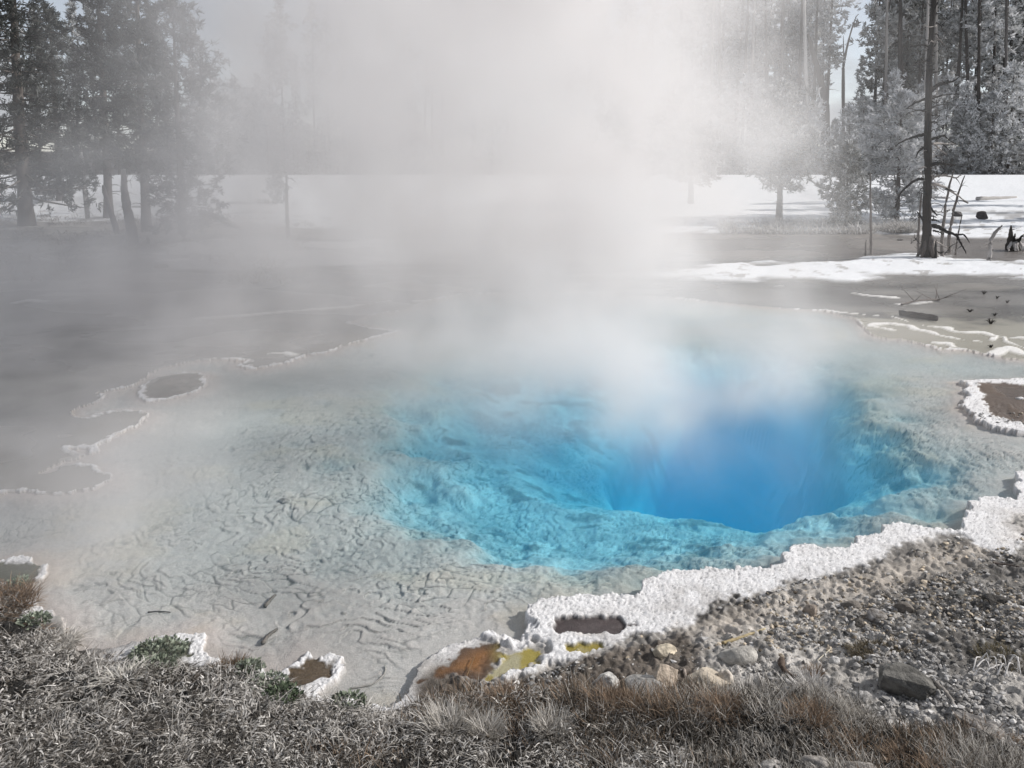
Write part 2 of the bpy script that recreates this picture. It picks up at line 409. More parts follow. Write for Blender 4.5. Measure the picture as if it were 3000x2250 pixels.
        land = land + gravel_m * ((1 - np.clip(g1 * 1.3, 0, 1)) * 0.020 * sm(.35, .7, gc) + (fbm(x * 8, y * 8, 94, 5) - .5) * 0.055 + (fbm(x * 34, y * 34, 95, 3) - .5) * 0.034)
    h = np.where(water > 0, np.minimum(bed, -0.004), land)
    soft = .006 + .03 * sm(6.5, 8.5, y)
    h = lerp(land, h, sm(-soft, .006, water))
    if not want_color:
        return h
    # ---------------- base colours
    def c(r, g, b):
        return np.array([r, g, b])[None, :]
    n1 = fbm(x * 2.1, y * 2.1, 121, 5)[:, None]
    n2 = fbm(x * 14, y * 14, 122, 3)[:, None]
    nf = RNG.random(x.shape)[:, None]
    bedc = lerp(c(.42, .381, .362), c(.51, .471, .447), n1)
    silt = sm(.35, .65, fbm(x * .7 + 5, y * .9, 151, 4))[:, None]
    bedc = bedc * (0.93 + 0.14 * n2) * (.86 + .20 * silt)
    bedc = lerp(bedc, bedc * c(1.02, .99, .93), sm(.5, .7, fbm(x * 1.7, y * 2.1, 152, 4))[:, None])
    n3 = fbm(x * 5 + bed * 6, y * 5 - bed * 5, 153, 4)[:, None]
    deep = sm(-.2, .6, shelf)[:, None]
    bedc = lerp(bedc, c(.57, .595, .61) * lerp(.45 + .85 * sm(.30, .70, fbm(x * 1.0 + bed * 2.4, y * 1.0 - bed * 2.1, 156, 4))[:, None], (0.50 + 0.85 * n3) * (.80 + .4 * n2), calm[:, None]), deep)
    patch = (sm(.60, .72, fbm(x * 2.6 + 3, y * 4.5, 123, 4)) * sm(-.1, .5, shelf))[:, None]
    bedc = lerp(bedc, c(.17, .16, .14), patch * .8)
    spot = P(1495, 1010, -.9)
    sp_ = np.hypot((x - spot.x) / .26, (y - spot.y) / .55) + (fbm(x * 4, y * 4, 125, 4) - .5) * 1.6
    bedc = lerp(bedc, c(.10, .065, .07), (sm(1.0, .3, sp_))[:, None] * .85)
    bedc = lerp(bedc, c(.10, .095, .085), np.clip(crack * .72 + pits * .3, 0, 1)[:, None])  # shadow inside the cracks is painted into the bed colour; pits darker too
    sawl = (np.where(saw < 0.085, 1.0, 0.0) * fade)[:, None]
    bedc = lerp(bedc, c(.11, .10, .09), sawl * .58)  # painted shadow line along the drop of each plate step
    gc_ = lerp(c(.13, .122, .113), c(.44, .42, .395), sm(.32, .66, n1))
    gc_ = gc_ * (0.25 + 1.4 * n2)
    if fine:
        gc_ = lerp(gc_, c(.42, .40, .38), (sm(.62, .7, gc) * sm(.45, .2, g1))[:, None] * .7)
    tan = sm(-.15, .15, poly_sd(TAN, x, y, .6) + (n1[:, 0] - .5) * .5)[:, None]
    gc_ = lerp(gc_, lerp(c(.50, .43, .355), c(.52, .50, .475), n1) * (0.75 + 0.45 * n2), tan * .9)
    mud = sm(-.05, .05, poly_sd(DARKMUD, x, y, .4) + (n1[:, 0] - .5) * .3)[:, None]
    gc_ = lerp(gc_, lerp(c(.05, .042, .035), c(.13, .10, .075), n2), mud * .85)
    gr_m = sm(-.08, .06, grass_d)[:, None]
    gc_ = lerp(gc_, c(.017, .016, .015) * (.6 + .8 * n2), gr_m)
    flatc = lerp(c(.25, .24, .228), c(.35, .335, .31), n1)
    mat = sm(-.3, .4, poly_sd(LEFTMAT, x, y, 3.0) + (n1[:, 0] - .5) * 1.2)[:, None]
    flatc = lerp(flatc, lerp(c(.21, .207, .203), c(.42, .412, .404), n1), mat)
    yel = (sm(3.2, 5.0, x) * sm(8.5, 9.2, y) * sm(15, 13.5, y))[:, None]
    flatc = lerp(flatc, c(.44, .42, .35), yel * .7)
    wetband = (sm(12.8, 14.2, y + (n1[:, 0] - .5) * 2.5) * sm(18.6, 17.4, y) * sm(1.5, 5, x))[:, None]
    flatc = lerp(flatc, lerp(c(.13, .125, .12), c(.25, .24, .228), sm(.3, .7, fbm(x * .6, y * 1.6, 191, 4))[:, None]), wetband * .9)
    mudflat = (sm(18.5, 19.5, y) * sm(2, 6, x))[:, None]
    flatc = lerp(flatc, lerp(c(.17, .155, .145), c(.27, .25, .235), n1), mudflat)
    landc = lerp(flatc, gc_, near_land[:, None])
    fw = sm(-.3, .3, farwhite)[:, None]
    landc = lerp(landc, c(.87, .86, .86), fw * .97)
    snow_far = sm(28.2, 29.6, y + (n1[:, 0] - .5) * 2.4) * (1 - sm(57, 59, y))
    snow_far = snow_far * lerp(1, sm(.40, .56, fbm(x * .33, y * .33, 131, 5)), lb * .15)
    soil = sm(.63, .72, fbm(x * .55, y * .4, 132, 5)) * (1 - sm(33, 38, y))
    landc = lerp(landc, c(.13, .115, .10), sm(28, 29.5, y)[:, None])
    snow_all = np.clip(np.maximum(snow_far * (1 - .6 * soil), snow_m), 0, 1)[:, None]
    landc = lerp(landc, c(.84, .86, .89) * (.90 + .12 * n2), snow_all)
    landc = lerp(landc, c(.30, .28, .26), (snow_all[:, 0] * sm(.66, .74, fbm(x * 3, y * 2.2, 181, 4)) * (y < 33))[:, None] * .7)
    landc = lerp(landc, c(.05, .045, .04), sm(58.0, 59.5, y)[:, None])
    landc = lerp(landc, c(.80, .79, .775), ridge[:, None] * .95)
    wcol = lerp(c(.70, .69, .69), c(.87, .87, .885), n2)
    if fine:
        wcol = lerp(c(.30, .295, .305), wcol, sm(.03, .40, knob)[:, None])  # shade between the crust knobs painted in as greyer gaps
    stain = (sm(.48, .68, fbm(x * 2.6, y * 2.6, 161, 4)) * sm(.12, .5, out))[:, None]
    wcol = lerp(wcol, c(.60, .52, .43), stain * .55)
    wcol = lerp(wcol, c(.42, .40, .385), (sm(.55, .72, fbm(x * 5, y * 5, 162, 4)) * sm(.06, .3, out))[:, None] * .5)
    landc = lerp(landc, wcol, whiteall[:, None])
    landc = lerp(landc, lerp(c(.055, .045, .045), c(.10, .08, .08), n2), pools['dark'][:, None])
    landc = lerp(landc, lerp(lerp(c(.075, .04, .02), lerp(c(.19, .075, .014), c(.34, .15, .03), n2), sm(.02, .16, poly_sd(ORANGE, x, y, .5) + (n1[:, 0] - .5) * .22)[:, None]), c(.30, .24, .05), sm(.03, .2, x - P(1043, 0, 0).x * 0 - P(1040, 1460).x + (n1[:, 0] - .5) * .3)[:, None] * .8), pools['orange'][:, None] * .95)
    landc = lerp(landc, lerp(lerp(c(.17, .13, .025), c(.33, .27, .06), sm(.35, .6, n1)), c(.40, .38, .27), sm(.5, .65, fbm(x * 6, y * 6, 171, 3))[:, None] * .8), np.clip(pools['yellow'] + pools['yellow2'], 0, 1)[:, None])
    landc = lerp(landc, lerp(c(.055, .06, .042), c(.11, .115, .08), n2), np.clip(pools['ol1'] + pools['ol2'], 0, 1)[:, None])
    landc = lerp(landc, lerp(c(.055, .04, .025), c(.13, .095, .06), n2), pools['br'][:, None])
    landc = lerp(landc, lerp(c(.085, .066, .055), c(.20, .155, .125), n1), pools['ledge'][:, None])
    landc = lerp(landc, lerp(c(.10, .088, .075), c(.22, .20, .18), sm(.3, .7, n1)) * (.7 + .6 * n2), isl_in[:, None])
    under = sm(-0.004 - .5 * (soft - .006), 0.004, water)[:, None]
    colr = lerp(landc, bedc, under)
    wet = np.clip(dip + isl_in + sm(.2, .55, fbm(x * .5, y * .9, 141, 4)) * (1 - near_land) * (1 - snow_all[:, 0]) * (y < 27), 0, 1) * (1 - whiteall) * (1 - ridge)
    rough = lerp(0.9, 0.22, np.clip(wet, 0, 1) * (water < 0))
    cls = np.where(water > 0, 1, np.where(whiteall > .5, 2, np.where((snow_all[:, 0] > .5), 3, 0)))
    return h, np.clip(colr, 0, 1), rough, cls

def gz(x, y):
    return float(ground(np.array([x]), np.array([y]), want_color=False, fine=False)[0])

def G(u, v):
    """the point of the ground that shows at picture position u, v"""
    p = P(u, v, 0.05)
    for _ in range(6):
        p = P(u, v, gz(p.x, p.y))
    return p

# ------------------------------------------------------------------ mesh helpers
def np_mesh(name, verts, faces, smooth=True):
    """mesh from an (n,3) array and an (m,k) array of k-gons"""
    me = bpy.data.meshes.new(name)
    verts = np.asarray(verts, np.float32)
    faces = np.asarray(faces, np.int32)
    n, (m, k) = len(verts), faces.shape
    me.vertices.add(n)
    me.vertices.foreach_set('co', verts.ravel())
    me.loops.add(m * k)
    me.loops.foreach_set('vertex_index', faces.ravel())
    me.polygons.add(m)
    me.polygons.foreach_set('loop_start', np.arange(0, m * k, k, dtype=np.int32))
    me.polygons.foreach_set('loop_total', np.full(m, k, np.int32))
    me.polygons.foreach_set('use_smooth', np.full(m, smooth, bool))
    me.update(calc_edges=True)
    me.validate()
    return me

def vcol(me, name, rgb):
    a = me.attributes.new(name, 'FLOAT_COLOR', 'POINT')
    n = len(me.vertices)
    buf = np.ones((n, 4), np.float32)
    buf[:, :3] = rgb
    a.data.foreach_set('color', buf.ravel())

def vfloat(me, name, val):
    a = me.attributes.new(name, 'FLOAT', 'POINT')
    a.data.foreach_set('value', np.asarray(val, np.float32))

def link(name, me, mat=None, parent=None, loc=None):
    o = bpy.data.objects.new(name, me)
    COL.objects.link(o)
    if mat is not None and not (me.materials and me.materials[0] == mat):
        me.materials.append(mat)
    if parent is not None:
        o.parent = parent
    if loc is not None:
        o.location = loc
    return o

def tag(o, label=None, cat=None, group=None, kind=None):
    if label: o['label'] = label
    if cat: o['category'] = cat
    if group: o['group'] = group
    if kind: o['kind'] = kind
    return o

def empty(name, loc, label, cat, group=None, rz=0.0):
    o = bpy.data.objects.new(name, None)
    COL.objects.link(o)
    o.empty_display_size = .2
    o.location = loc
    o.rotation_euler = (0, 0, rz)
    return tag(o, label, cat, group)

def mat_new(name):
    m = bpy.data.materials.new(name)
    m.use_nodes = True
    nt = m.node_tree
    nt.nodes.clear()
    return m, nt, nt.nodes.new('ShaderNodeOutputMaterial')

def nd(nt, t, **kw):
    n = nt.nodes.new(t)
    for k, v in kw.items():
        if k in n.inputs:
            n.inputs[k].default_value = v
        else:
            setattr(n, k, v)
    return n

def vc_material(name, attr='Col', rough=0.85, bump=0.0, bscale=60.0, bdist=0.01, var=0.25, vscale=40.0, spec=0.3, rough_attr=None, translucent=0.0):
    m, nt, out = mat_new(name)
    b = nd(nt, 'ShaderNodeBsdfPrincipled')
    b.inputs['Specular IOR Level'].default_value = spec
    b.inputs['Roughness'].default_value = rough
    at = nd(nt, 'ShaderNodeAttribute')
    at.attribute_name = attr
    tc = nd(nt, 'ShaderNodeTexCoord')
    nz = nd(nt, 'ShaderNodeTexNoise')
    nz.inputs['Scale'].default_value = vscale
    nz.inputs['Detail'].default_value = 4
    nt.links.new(tc.outputs['Object'], nz.inputs['Vector'])
    mr = nd(nt, 'ShaderNodeMapRange')
    mr.inputs[1].default_value = .25
    mr.inputs[2].default_value = .75
    mr.inputs[3].default_value = 1 - var
    mr.inputs[4].default_value = 1 + var
    nt.links.new(nz.outputs[0], mr.inputs[0])
    mx = nd(nt, 'ShaderNodeMix')
    mx.data_type = 'RGBA'
    mx.blend_type = 'MULTIPLY'
    mx.inputs[0].default_value = 1.0
    nt.links.new(at.outputs['Color'], mx.inputs[6])
    nt.links.new(mr.outputs[0], mx.inputs[7])
    nt.links.new(mx.outputs[2], b.inputs['Base Color'])
    if rough_attr:
        ra = nd(nt, 'ShaderNodeAttribute')
        ra.attribute_name = rough_attr
        nt.links.new(ra.outputs['Fac'], b.inputs['Roughness'])
    if bump:
        bz = nd(nt, 'ShaderNodeTexNoise')
        bz.inputs['Scale'].default_value = bscale
        bz.inputs['Detail'].default_value = 5
        bz.inputs['Roughness'].default_value = .65
        nt.links.new(tc.outputs['Object'], bz.inputs['Vector'])
        bp = nd(nt, 'ShaderNodeBump')
        bp.inputs['Strength'].default_value = bump
        bp.inputs['Distance'].default_value = bdist
        nt.links.new(bz.outputs[0], bp.inputs['Height'])
        nt.links.new(bp.outputs[0], b.inputs['Normal'])
    if translucent:
        tr = nd(nt, 'ShaderNodeBsdfTranslucent')
        nt.links.new(mx.outputs[2], tr.inputs['Color'])
        ms = nd(nt, 'ShaderNodeMixShader')
        ms.inputs[0].default_value = translucent
        nt.links.new(b.outputs[0], ms.inputs[1])
        nt.links.new(tr.outputs[0], ms.inputs[2])
        nt.links.new(ms.outputs[0], out.inputs['Surface'])
    else:
        nt.links.new(b.outputs[0], out.inputs['Surface'])
    return m

# ------------------------------------------------------------------ the ground: one sheet, finer towards the spring, split by what it is made of
def build_ground():
    t = np.concatenate([np.linspace(3.0 / 1.75, 3.0 / 2.5, 60, endpoint=False), np.linspace(3.0 / 2.5, 3.0 / 60, 880)])
    ys = np.concatenate([[0.6, 1.0, 1.4], 3.0 / t, [66, 75, 90, 120, 180, 300, 700, 1500]])
    q = np.concatenate([[-9, -4, -2.2, -1.6], np.linspace(-1.25, -.72, 110, endpoint=False), np.linspace(-.72, .72, 900), np.linspace(.725, 1.25, 110), [1.6, 2.2, 4, 9]])
    Y, Q = np.meshgrid(ys, q, indexing='ij')
    X = Q * Y
    nr, nc = X.shape
    h, colr, rough, cls = ground(X.ravel(), Y.ravel())
    V = np.stack([X.ravel(), Y.ravel(), h], 1)
    i = np.arange(nr * nc).reshape(nr, nc)
    faces = np.stack([i[:-1, :-1], i[:-1, 1:], i[1:, 1:], i[1:, :-1]], -1).reshape(-1, 4)
    fc = cls[faces]
    fcls = np.where((fc == 1).sum(1) >= 3, 1, np.where((fc == 2).sum(1) >= 2, 2, np.where((fc == 3).sum(1) >= 2, 3, 0)))
    fcls = np.where((fcls == 0) & ((fc == 1).sum(1) >= 2), 2, fcls)
    m = vc_material('ground_sinter_gravel_snow', rough=.85, bump=.8, bscale=150, bdist=.010, var=.22, vscale=95, rough_attr='Rough', spec=.35)
    for k, nm, lab in ((0, 'ground', 'dark grey gravelly bank and wet mineral flats'), (1, 'pool_floor', 'pale cracked mineral floor of the hot spring under clear water'),
                       (2, 'sinter_rim', 'knobbly white mineral crust edging the pool'), (3, 'snow_field', 'snow lying on the bank below the road')):
        f = faces[fcls == k]
        used, inv = np.unique(f.ravel(), return_inverse=True)
        me = np_mesh(nm, V[used], inv.reshape(-1, 4))
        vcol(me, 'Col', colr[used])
        vfloat(me, 'Rough', rough[used])
        o = link(nm, me, m)
        tag(o, lab, None, kind='structure')
build_ground()

# ------------------------------------------------------------------ water
def build_water():
    xs = np.linspace(-26, 26, 60)
    ys = np.linspace(2.6, 27, 60)
    X, Y = np.meshgrid(xs, ys, indexing='ij')
    V = np.stack([X.ravel(), Y.ravel(), np.zeros(X.size)], 1)
    i = np.arange(X.size).reshape(X.shape)
    f = np.stack([i[:-1, :-1], i[1:, :-1], i[1:, 1:], i[:-1, 1:]], -1).reshape(-1, 4)
    me = np_mesh('water', V, f)
    m, nt, out = mat_new('hot_spring_water')
    tr = nd(nt, 'ShaderNodeBsdfTransparent')
    gl = nd(nt, 'ShaderNodeBsdfGlossy')
    gl.inputs['Roughness'].default_value = .03
    fr = nd(nt, 'ShaderNodeFresnel')
    fr.inputs['IOR'].default_value = 1.33
    tc = nd(nt, 'ShaderNodeTexCoord')
    mp = nd(nt, 'ShaderNodeMapping')
    mp.inputs['Scale'].default_value = (1.0, 2.2, 1.0)
    nz = nd(nt, 'ShaderNodeTexNoise')
    nz.inputs['Scale'].default_value = 9
    nz.inputs['Detail'].default_value = 3
    bp = nd(nt, 'ShaderNodeBump')
    bp.inputs['Strength'].default_value = .35
    bp.inputs['Distance'].default_value = .02
    nt.links.new(tc.outputs['Object'], mp.inputs[0])
    nt.links.new(mp.outputs[0], nz.inputs['Vector'])
    nt.links.new(nz.outputs[0], bp.inputs['Height'])
    nt.links.new(bp.outputs[0], gl.inputs['Normal'])
    nt.links.new(bp.outputs[0], fr.inputs['Normal'])
    ms = nd(nt, 'ShaderNodeMixShader')
    ge = nd(nt, 'ShaderNodeNewGeometry')         # mirror-like only from above: straight rays stand in for refracted ones below
    iv = nd(nt, 'ShaderNodeMath', operation='SUBTRACT')
    iv.inputs[0].default_value = 1.0
    dim = nd(nt, 'ShaderNodeMath', operation='MULTIPLY')
    dim.inputs[1].default_value = .5
    mu = nd(nt, 'ShaderNodeMath', operation='MULTIPLY')
    nt.links.new(ge.outputs['Backfacing'], iv.inputs[1])
    nt.links.new(fr.outputs[0], dim.inputs[0])
    nt.links.new(dim.outputs[0], mu.inputs[0])
    nt.links.new(iv.outputs[0], mu.inputs[1])
    nt.links.new(mu.outputs[0], ms.inputs[0])
    nt.links.new(tr.outputs[0], ms.inputs[1])
    nt.links.new(gl.outputs[0], ms.inputs[2])
    nt.links.new(ms.outputs[0], out.inputs['Surface'])
    ab = nd(nt, 'ShaderNodeVolumeAbsorption')
    ab.inputs['Color'].default_value = (0.0, 0.80, 0.992, 1)
    ab.inputs['Density'].default_value = WATER_K
    sc = nd(nt, 'ShaderNodeVolumeScatter')
    sc.inputs['Color'].default_value = (0.0, 0.58, 1.0, 1)
    sc.inputs['Density'].default_value = 0.34
    av = nd(nt, 'ShaderNodeAddShader')
    nt.links.new(ab.outputs[0], av.inputs[0])
    nt.links.new(sc.outputs[0], av.inputs[1])
    nt.links.new(av.outputs[0], out.inputs['Volume'])
    o = link('water', me, m)
    tag(o, 'clear blue water of the steaming hot spring', None, kind='structure')
WATER_K = 0.85
build_water()
# ------------------------------------------------------------------ collecting geometry
class Geo:
    def __init__(self):
        self.v, self.f, self.c, self.n = [], [], [], 0

    def add(self, verts, faces, col):
        verts = np.asarray(verts, float)
        faces = np.asarray(faces, int)
        self.v.append(verts)
        self.f.append(faces + self.n)
        col = np.asarray(col, float)
        self.c.append(np.broadcast_to(col, verts.shape) if col.ndim == 1 else col)
        self.n += len(verts)

    def tube(self, pts, rad, col, sides=7, jit=0.0, seed=0, tipcol=None):
        pts = [Vector(p) for p in pts]
        n = len(pts)
        rng = np.random.default_rng(abs(int(seed)))
        V, C = [], []
        ref = Vector((0, 0, 1))
        for i, p in enumerate(pts):
            d = (pts[min(i + 1, n - 1)] - pts[max(i - 1, 0)]).normalized()
            a = d.cross(ref)
            if a.length < .1: a = d.cross(Vector((1, 0, 0)))
            a.normalize()
            b = d.cross(a)
            r = rad[i] if hasattr(rad, '__len__') else rad
            for k in range(sides):
                t = 2 * math.pi * k / sides
                rr = r * (1 + jit * (rng.random() - .5))
                V.append(p + (a * math.cos(t) + b * math.sin(t)) * rr)
                f = i / max(1, n - 1)
                cc = np.array(col) if tipcol is None else np.array(col) * (1 - f) + np.array(tipcol) * f
                C.append(cc * (1 + jit * (rng.random() - .5)))
        fs = []
        for i in range(n - 1):
            for k in range(sides):
                k2 = (k + 1) % sides
                fs.append((i * sides + k, i * sides + k2, (i + 1) * sides + k2, (i + 1) * sides + k))
        for base, rev in ((0, True), ((n - 1) * sides, False)):
            idx = [base + k for k in range(sides)]
            ctr = len(V)
            V.append(sum((V[j] for j in idx), Vector()) / sides)
            C.append(C[idx[0]])
            for k in range(0, sides, 1):
                a_, b_ = idx[k], idx[(k + 1) % sides]
                fs.append((a_, b_, ctr, ctr) if not rev else (b_, a_, ctr, ctr))
        self.add([tuple(q) for q in V], fs, np.array(C))

    def build(self, name, mat, parent=None, smooth=True):
        V = np.concatenate(self.v)
        Fs = np.concatenate(self.f)
        me = np_mesh2(name, V, Fs, smooth)
        vcol(me, 'Col', np.clip(np.concatenate(self.c), 0, 1))
        return link(name, me, mat, parent)

def np_mesh2(name, V, Fs, smooth):
    """quads, where a repeated last corner stands for a triangle"""
    tri = Fs[:, 2] == Fs[:, 3]
    me = bpy.data.meshes.new(name)
    me.vertices.add(len(V))
    me.vertices.foreach_set('co', np.asarray(V, np.float32).ravel())
    q, t = Fs[~tri], Fs[tri][:, :3]
    loops = np.concatenate([q.ravel(), t.ravel()]).astype(np.int32)
    me.loops.add(len(loops))
    me.loops.foreach_set('vertex_index', loops)
    tot = np.concatenate([np.full(len(q), 4), np.full(len(t), 3)]).astype(np.int32)
    start = np.concatenate([[0], np.cumsum(tot)[:-1]]).astype(np.int32)
    me.polygons.add(len(tot))
    me.polygons.foreach_set('loop_start', start)
    me.polygons.foreach_set('loop_total', tot)
    me.polygons.foreach_set('use_smooth', np.full(len(tot), smooth, bool))
    me.update(calc_edges=True)
    return me

def curve_pts(pts, n=10, wob=0.0, seed=0):
    """smooth polyline through points"""
    pts = [Vector(p) for p in pts]
    rng = random.Random(seed)
    out = []
    m = len(pts)
    for i in range(m - 1):
        p0, p1, p2, p3 = pts[max(i - 1, 0)], pts[i], pts[i + 1], pts[min(i + 2, m - 1)]
        for k in range(n if i < m - 2 else n + 1):
            t = k / n
            q = .5 * ((2 * p1) + (p2 - p0) * t + (2 * p0 - 5 * p1 + 4 * p2 - p3) * t * t + (3 * p1 - p0 - 3 * p2 + p3) * t ** 3)
            if wob: q += Vector((rng.gauss(0, wob), rng.gauss(0, wob), rng.gauss(0, wob)))
            out.append(q)
    return out

M_BARK = vc_material('bark', spec=.06, rough=.9, bump=.6, bscale=30, bdist=.02, var=.3, vscale=14)
M_NEEDLE = vc_material('pine_needles', rough=.75, var=.15, vscale=3, spec=.2, translucent=.25)
M_WOOD = vc_material('weathered_wood', spec=.05, rough=.9, bump=.7, bscale=55, bdist=.008, var=.35, vscale=30)
M_ROCK = vc_material('rock', rough=.88, bump=.9, bscale=38, bdist=.02, var=.35, vscale=22)
M_GRASS = vc_material('dry_grass', rough=.8, var=.12, vscale=9, spec=.2, translucent=.2)
M_LEAF = vc_material('green_leaf', rough=.65, var=.25, vscale=40, spec=.25, translucent=.2)
M_STONE = vc_material('loose_gravel', rough=.9, var=.25, vscale=30, bump=.3, bscale=150, bdist=.003)

# ------------------------------------------------------------------ pines
def needle_sprays(pos, outd, rng, per, ln, wd, frost, dark, pale):
    """per small blades at each of the (n,3) points POS, spreading about OUTD"""
    n = len(pos)
    p = np.repeat(pos, per, 0)
    o = np.repeat(outd, per, 0)
    d = o * .55 + rng.normal(0, .62, (n * per, 3)) + np.array([0, 0, .28])
    d /= np.linalg.norm(d, axis=1)[:, None] + 1e-9
    side = np.cross(d, rng.normal(0, 1, (n * per, 3)))
    side /= np.linalg.norm(side, axis=1)[:, None] + 1e-9
    L = ln * (0.6 + .8 * rng.random(n * per))[:, None]
    W = wd * (0.6 + .8 * rng.random(n * per))[:, None]
    base = p + rng.normal(0, ln * .22, (n * per, 3))
    v0 = base - side * W * .35
    v1 = base + side * W * .35
    v2 = base + d * L * .62 + side * W * .5
    v3 = base + d * L
    v4 = base + d * L * .62 - side * W * .5
    V = np.stack([v0, v1, v2, v3, v4], 1).reshape(-1, 3)
    k = np.arange(n * per) * 5
    F4 = np.stack([k, k + 1, k + 2, k + 4], 1)
    F3 = np.stack([k + 4, k + 2, k + 3, k + 3], 1)
    fr = np.repeat(np.clip(frost + rng.normal(0, .22, n), 0, 1), per)
    fr = np.clip(fr + rng.normal(0, .12, n * per) + .22 * d[:, 2], 0, 1)[:, None]
    c = np.array(dark) * (1 - fr) + np.array(pale) * fr
    c = c * (0.8 + .4 * rng.random((n * per, 1)))
    return V, np.concatenate([F4, F3]), np.repeat(c, 5, 0)

DARK = (.040, .048, .036)
PALE = (.74, .745, .76)

def make_pine(seed, H, cb, rad, nbr, ntuft, per, ln, wd, frost, profile='pine', r0=None, dark=DARK, pale=PALE, lean=0.0, bark=(.10, .088, .08), droop=.15, dead_low=True):
    """(trunk geometry, crown geometry) of one conifer standing at the origin"""
    rng = np.random.default_rng(seed)
    r0 = r0 or H * .0135
    T, K = Geo(), Geo()
    ang = rng.random() * 6.28
    def axis(z):
        s = z / H
        return Vector((math.cos(ang) * lean * z * (1 + .2 * s) + .06 * math.sin(s * 5 + seed) * H * .03, math.sin(ang) * lean * z + .05 * math.cos(s * 4 + seed) * H * .03, z))
    zs = [H * k / 12 for k in range(13)]
    T.tube([axis(z) - Vector((0, 0, .25 if z == 0 else 0)) for z in zs], [max(.012, r0 * (1.25 if z == 0 else 1) * (1 - .88 * z / H)) for z in zs], bark, 8, .25, seed)
    for b in range(nbr):
        s = cb + (1 - cb) * ((b + rng.random()) / nbr)
        z = H * s
        t = (s - cb) / (1 - cb)
        if profile == 'spruce':
            L = rad * (1 - t) ** .85 + .06 * rad
        elif profile == 'bush':
            L = rad * (math.sin(math.pi * (0.16 + .84 * t)) ** .7)
        else:
            L = rad * (math.sin(math.pi * (0.20 + .78 * t)) ** .8) * (.75 + .4 * math.sin(t * 17 + seed))
        L *= .55 + .6 * rng.random()
        a = b * 2.399 + rng.normal(0, .35)
        up = (.35 * t - droop) + rng.normal(0, .12)
        d = Vector((math.cos(a), math.sin(a), up)).normalized()
        st = axis(z)
        pts = []
        for k in range(4):
            f = k / 3
            q = st + d * (L * f)
            q.z += L * .22 * f * f * (1 if profile != 'spruce' else .5) - L * .10 * f
            pts.append(q)
        br = max(.008, r0 * .22 * (1 - .6 * s))
        T.tube(pts, [br, br * .7, br * .45, br * .2], bark, 3, .1, seed + b)
        m = max(2, int(ntuft * (.4 + .6 * L / rad)))
        tt = .22 + .80 * rng.random(m) ** .75
        P0 = np.array([list(pts[0].lerp(pts[3], f)) for f in tt])
        P0[:, 2] += [L * .22 * f * f - L * .1 * f - (pts[3].z - pts[0].z) * 0 for f in tt]
        spread = L * .17 * (1.15 - .6 * tt)[:, None] + ln * .25
        P0 += rng.normal(0, 1, P0.shape) * spread * np.array([1, 1, .6])
        od = np.tile(np.array(list(d)), (m, 1)) + rng.normal(0, .35, (m, 3))
        K.add(*needle_sprays(P0, od, rng, per, ln, wd, frost, dark, pale))
    tipn = 6
    top = np.array([list(axis(H * (1 - .02 * k))) for k in range(tipn)])
    K.add(*needle_sprays(top, np.tile([0, 0, 1.], (tipn, 1)), rng, per, ln, wd, frost, dark, pale))
    if dead_low:
        for b in range(int(10 * cb) + 2):
            z = H * (0.08 + (cb - .08) * rng.random()) if cb > .1 else H * .1
            a = rng.random() * 6.28
            L = rad * (.25 + .35 * rng.random())
            st = axis(z)
            T.tube([st, st + Vector((math.cos(a) * L * .5, math.sin(a) * L * .5, .02)), st + Vector((math.cos(a) * L, math.sin(a) * L, -L * .15))], [.02, .014, .005], tuple(q * 1.3 for q in bark), 3, .1, seed + b)
    return T, K

PROTO = {}
def pine_proto(key, **kw):
    T, K = make_pine(**kw)
    PROTO[key] = (T, K)
def place_tree(key, name, loc, label, cat, group=None, scale=1.0, rz=0.0, tilt=(0, 0)):
    r = empty(name, loc, label, cat, group)
    r.rotation_euler = (tilt[0], tilt[1], rz)
    r.scale = (scale, scale, scale)
    e = PROTO[key]
    if isinstance(e[0], Geo):
        t = e[0].build('trunk', M_BARK, r)
        k = e[1].build('crown', M_NEEDLE, r, smooth=False)
        PROTO[key] = (t, k)
    else:
        for src in e:
            c = src.copy()
            COL.objects.link(c)
            c.parent = r
    return r

TRUNK_D = (.085, .075, .07)
for k in range(4):
    pine_proto('tall_frost%d' % k, seed=100 + k, H=19 + k, cb=.22 + .06 * k, rad=1.65, nbr=74, ntuft=9, per=9, ln=.33, wd=.09, r0=.16, frost=.66, bark=TRUNK_D)
for k in range(3):
    pine_proto('tall_dark%d' % k, seed=140 + k, H=20 + k, cb=.36 + .07 * k, rad=1.6, nbr=72, ntuft=9, per=9, ln=.33, wd=.09, r0=.17, frost=.38, bark=TRUNK_D)
for k in range(3):
    pine_proto('young_frost%d' % k, seed=170 + k, H=6.5, cb=.04, rad=1.5, nbr=70, ntuft=9, per=7, ln=.24, wd=.07, frost=.86, profile='spruce', dead_low=False, droop=.05)
for k in range(2):
    pine_proto('bush_frost%d' % k, seed=190 + k, H=7.5, cb=.05, rad=2.0, nbr=80, ntuft=10, per=7, ln=.25, wd=.075, frost=.76, profile='bush', dead_low=False)
pine_proto('left_dark', seed=210, H=11.5, cb=.085, rad=2.5, nbr=120, ntuft=12, per=18, ln=.22, wd=.036, frost=-.15, profile='spruce', r0=.26, droop=.22, dead_low=False, dark=(.022, .027, .022), pale=(.30, .31, .31))
pine_proto('left_pine', seed=220, H=11, cb=.20, rad=2.0, nbr=95, ntuft=11, per=18, ln=.22, wd=.036, frost=-.12, profile='spruce', r0=.17, dark=(.022, .027, .022), pale=(.32, .33, .33))
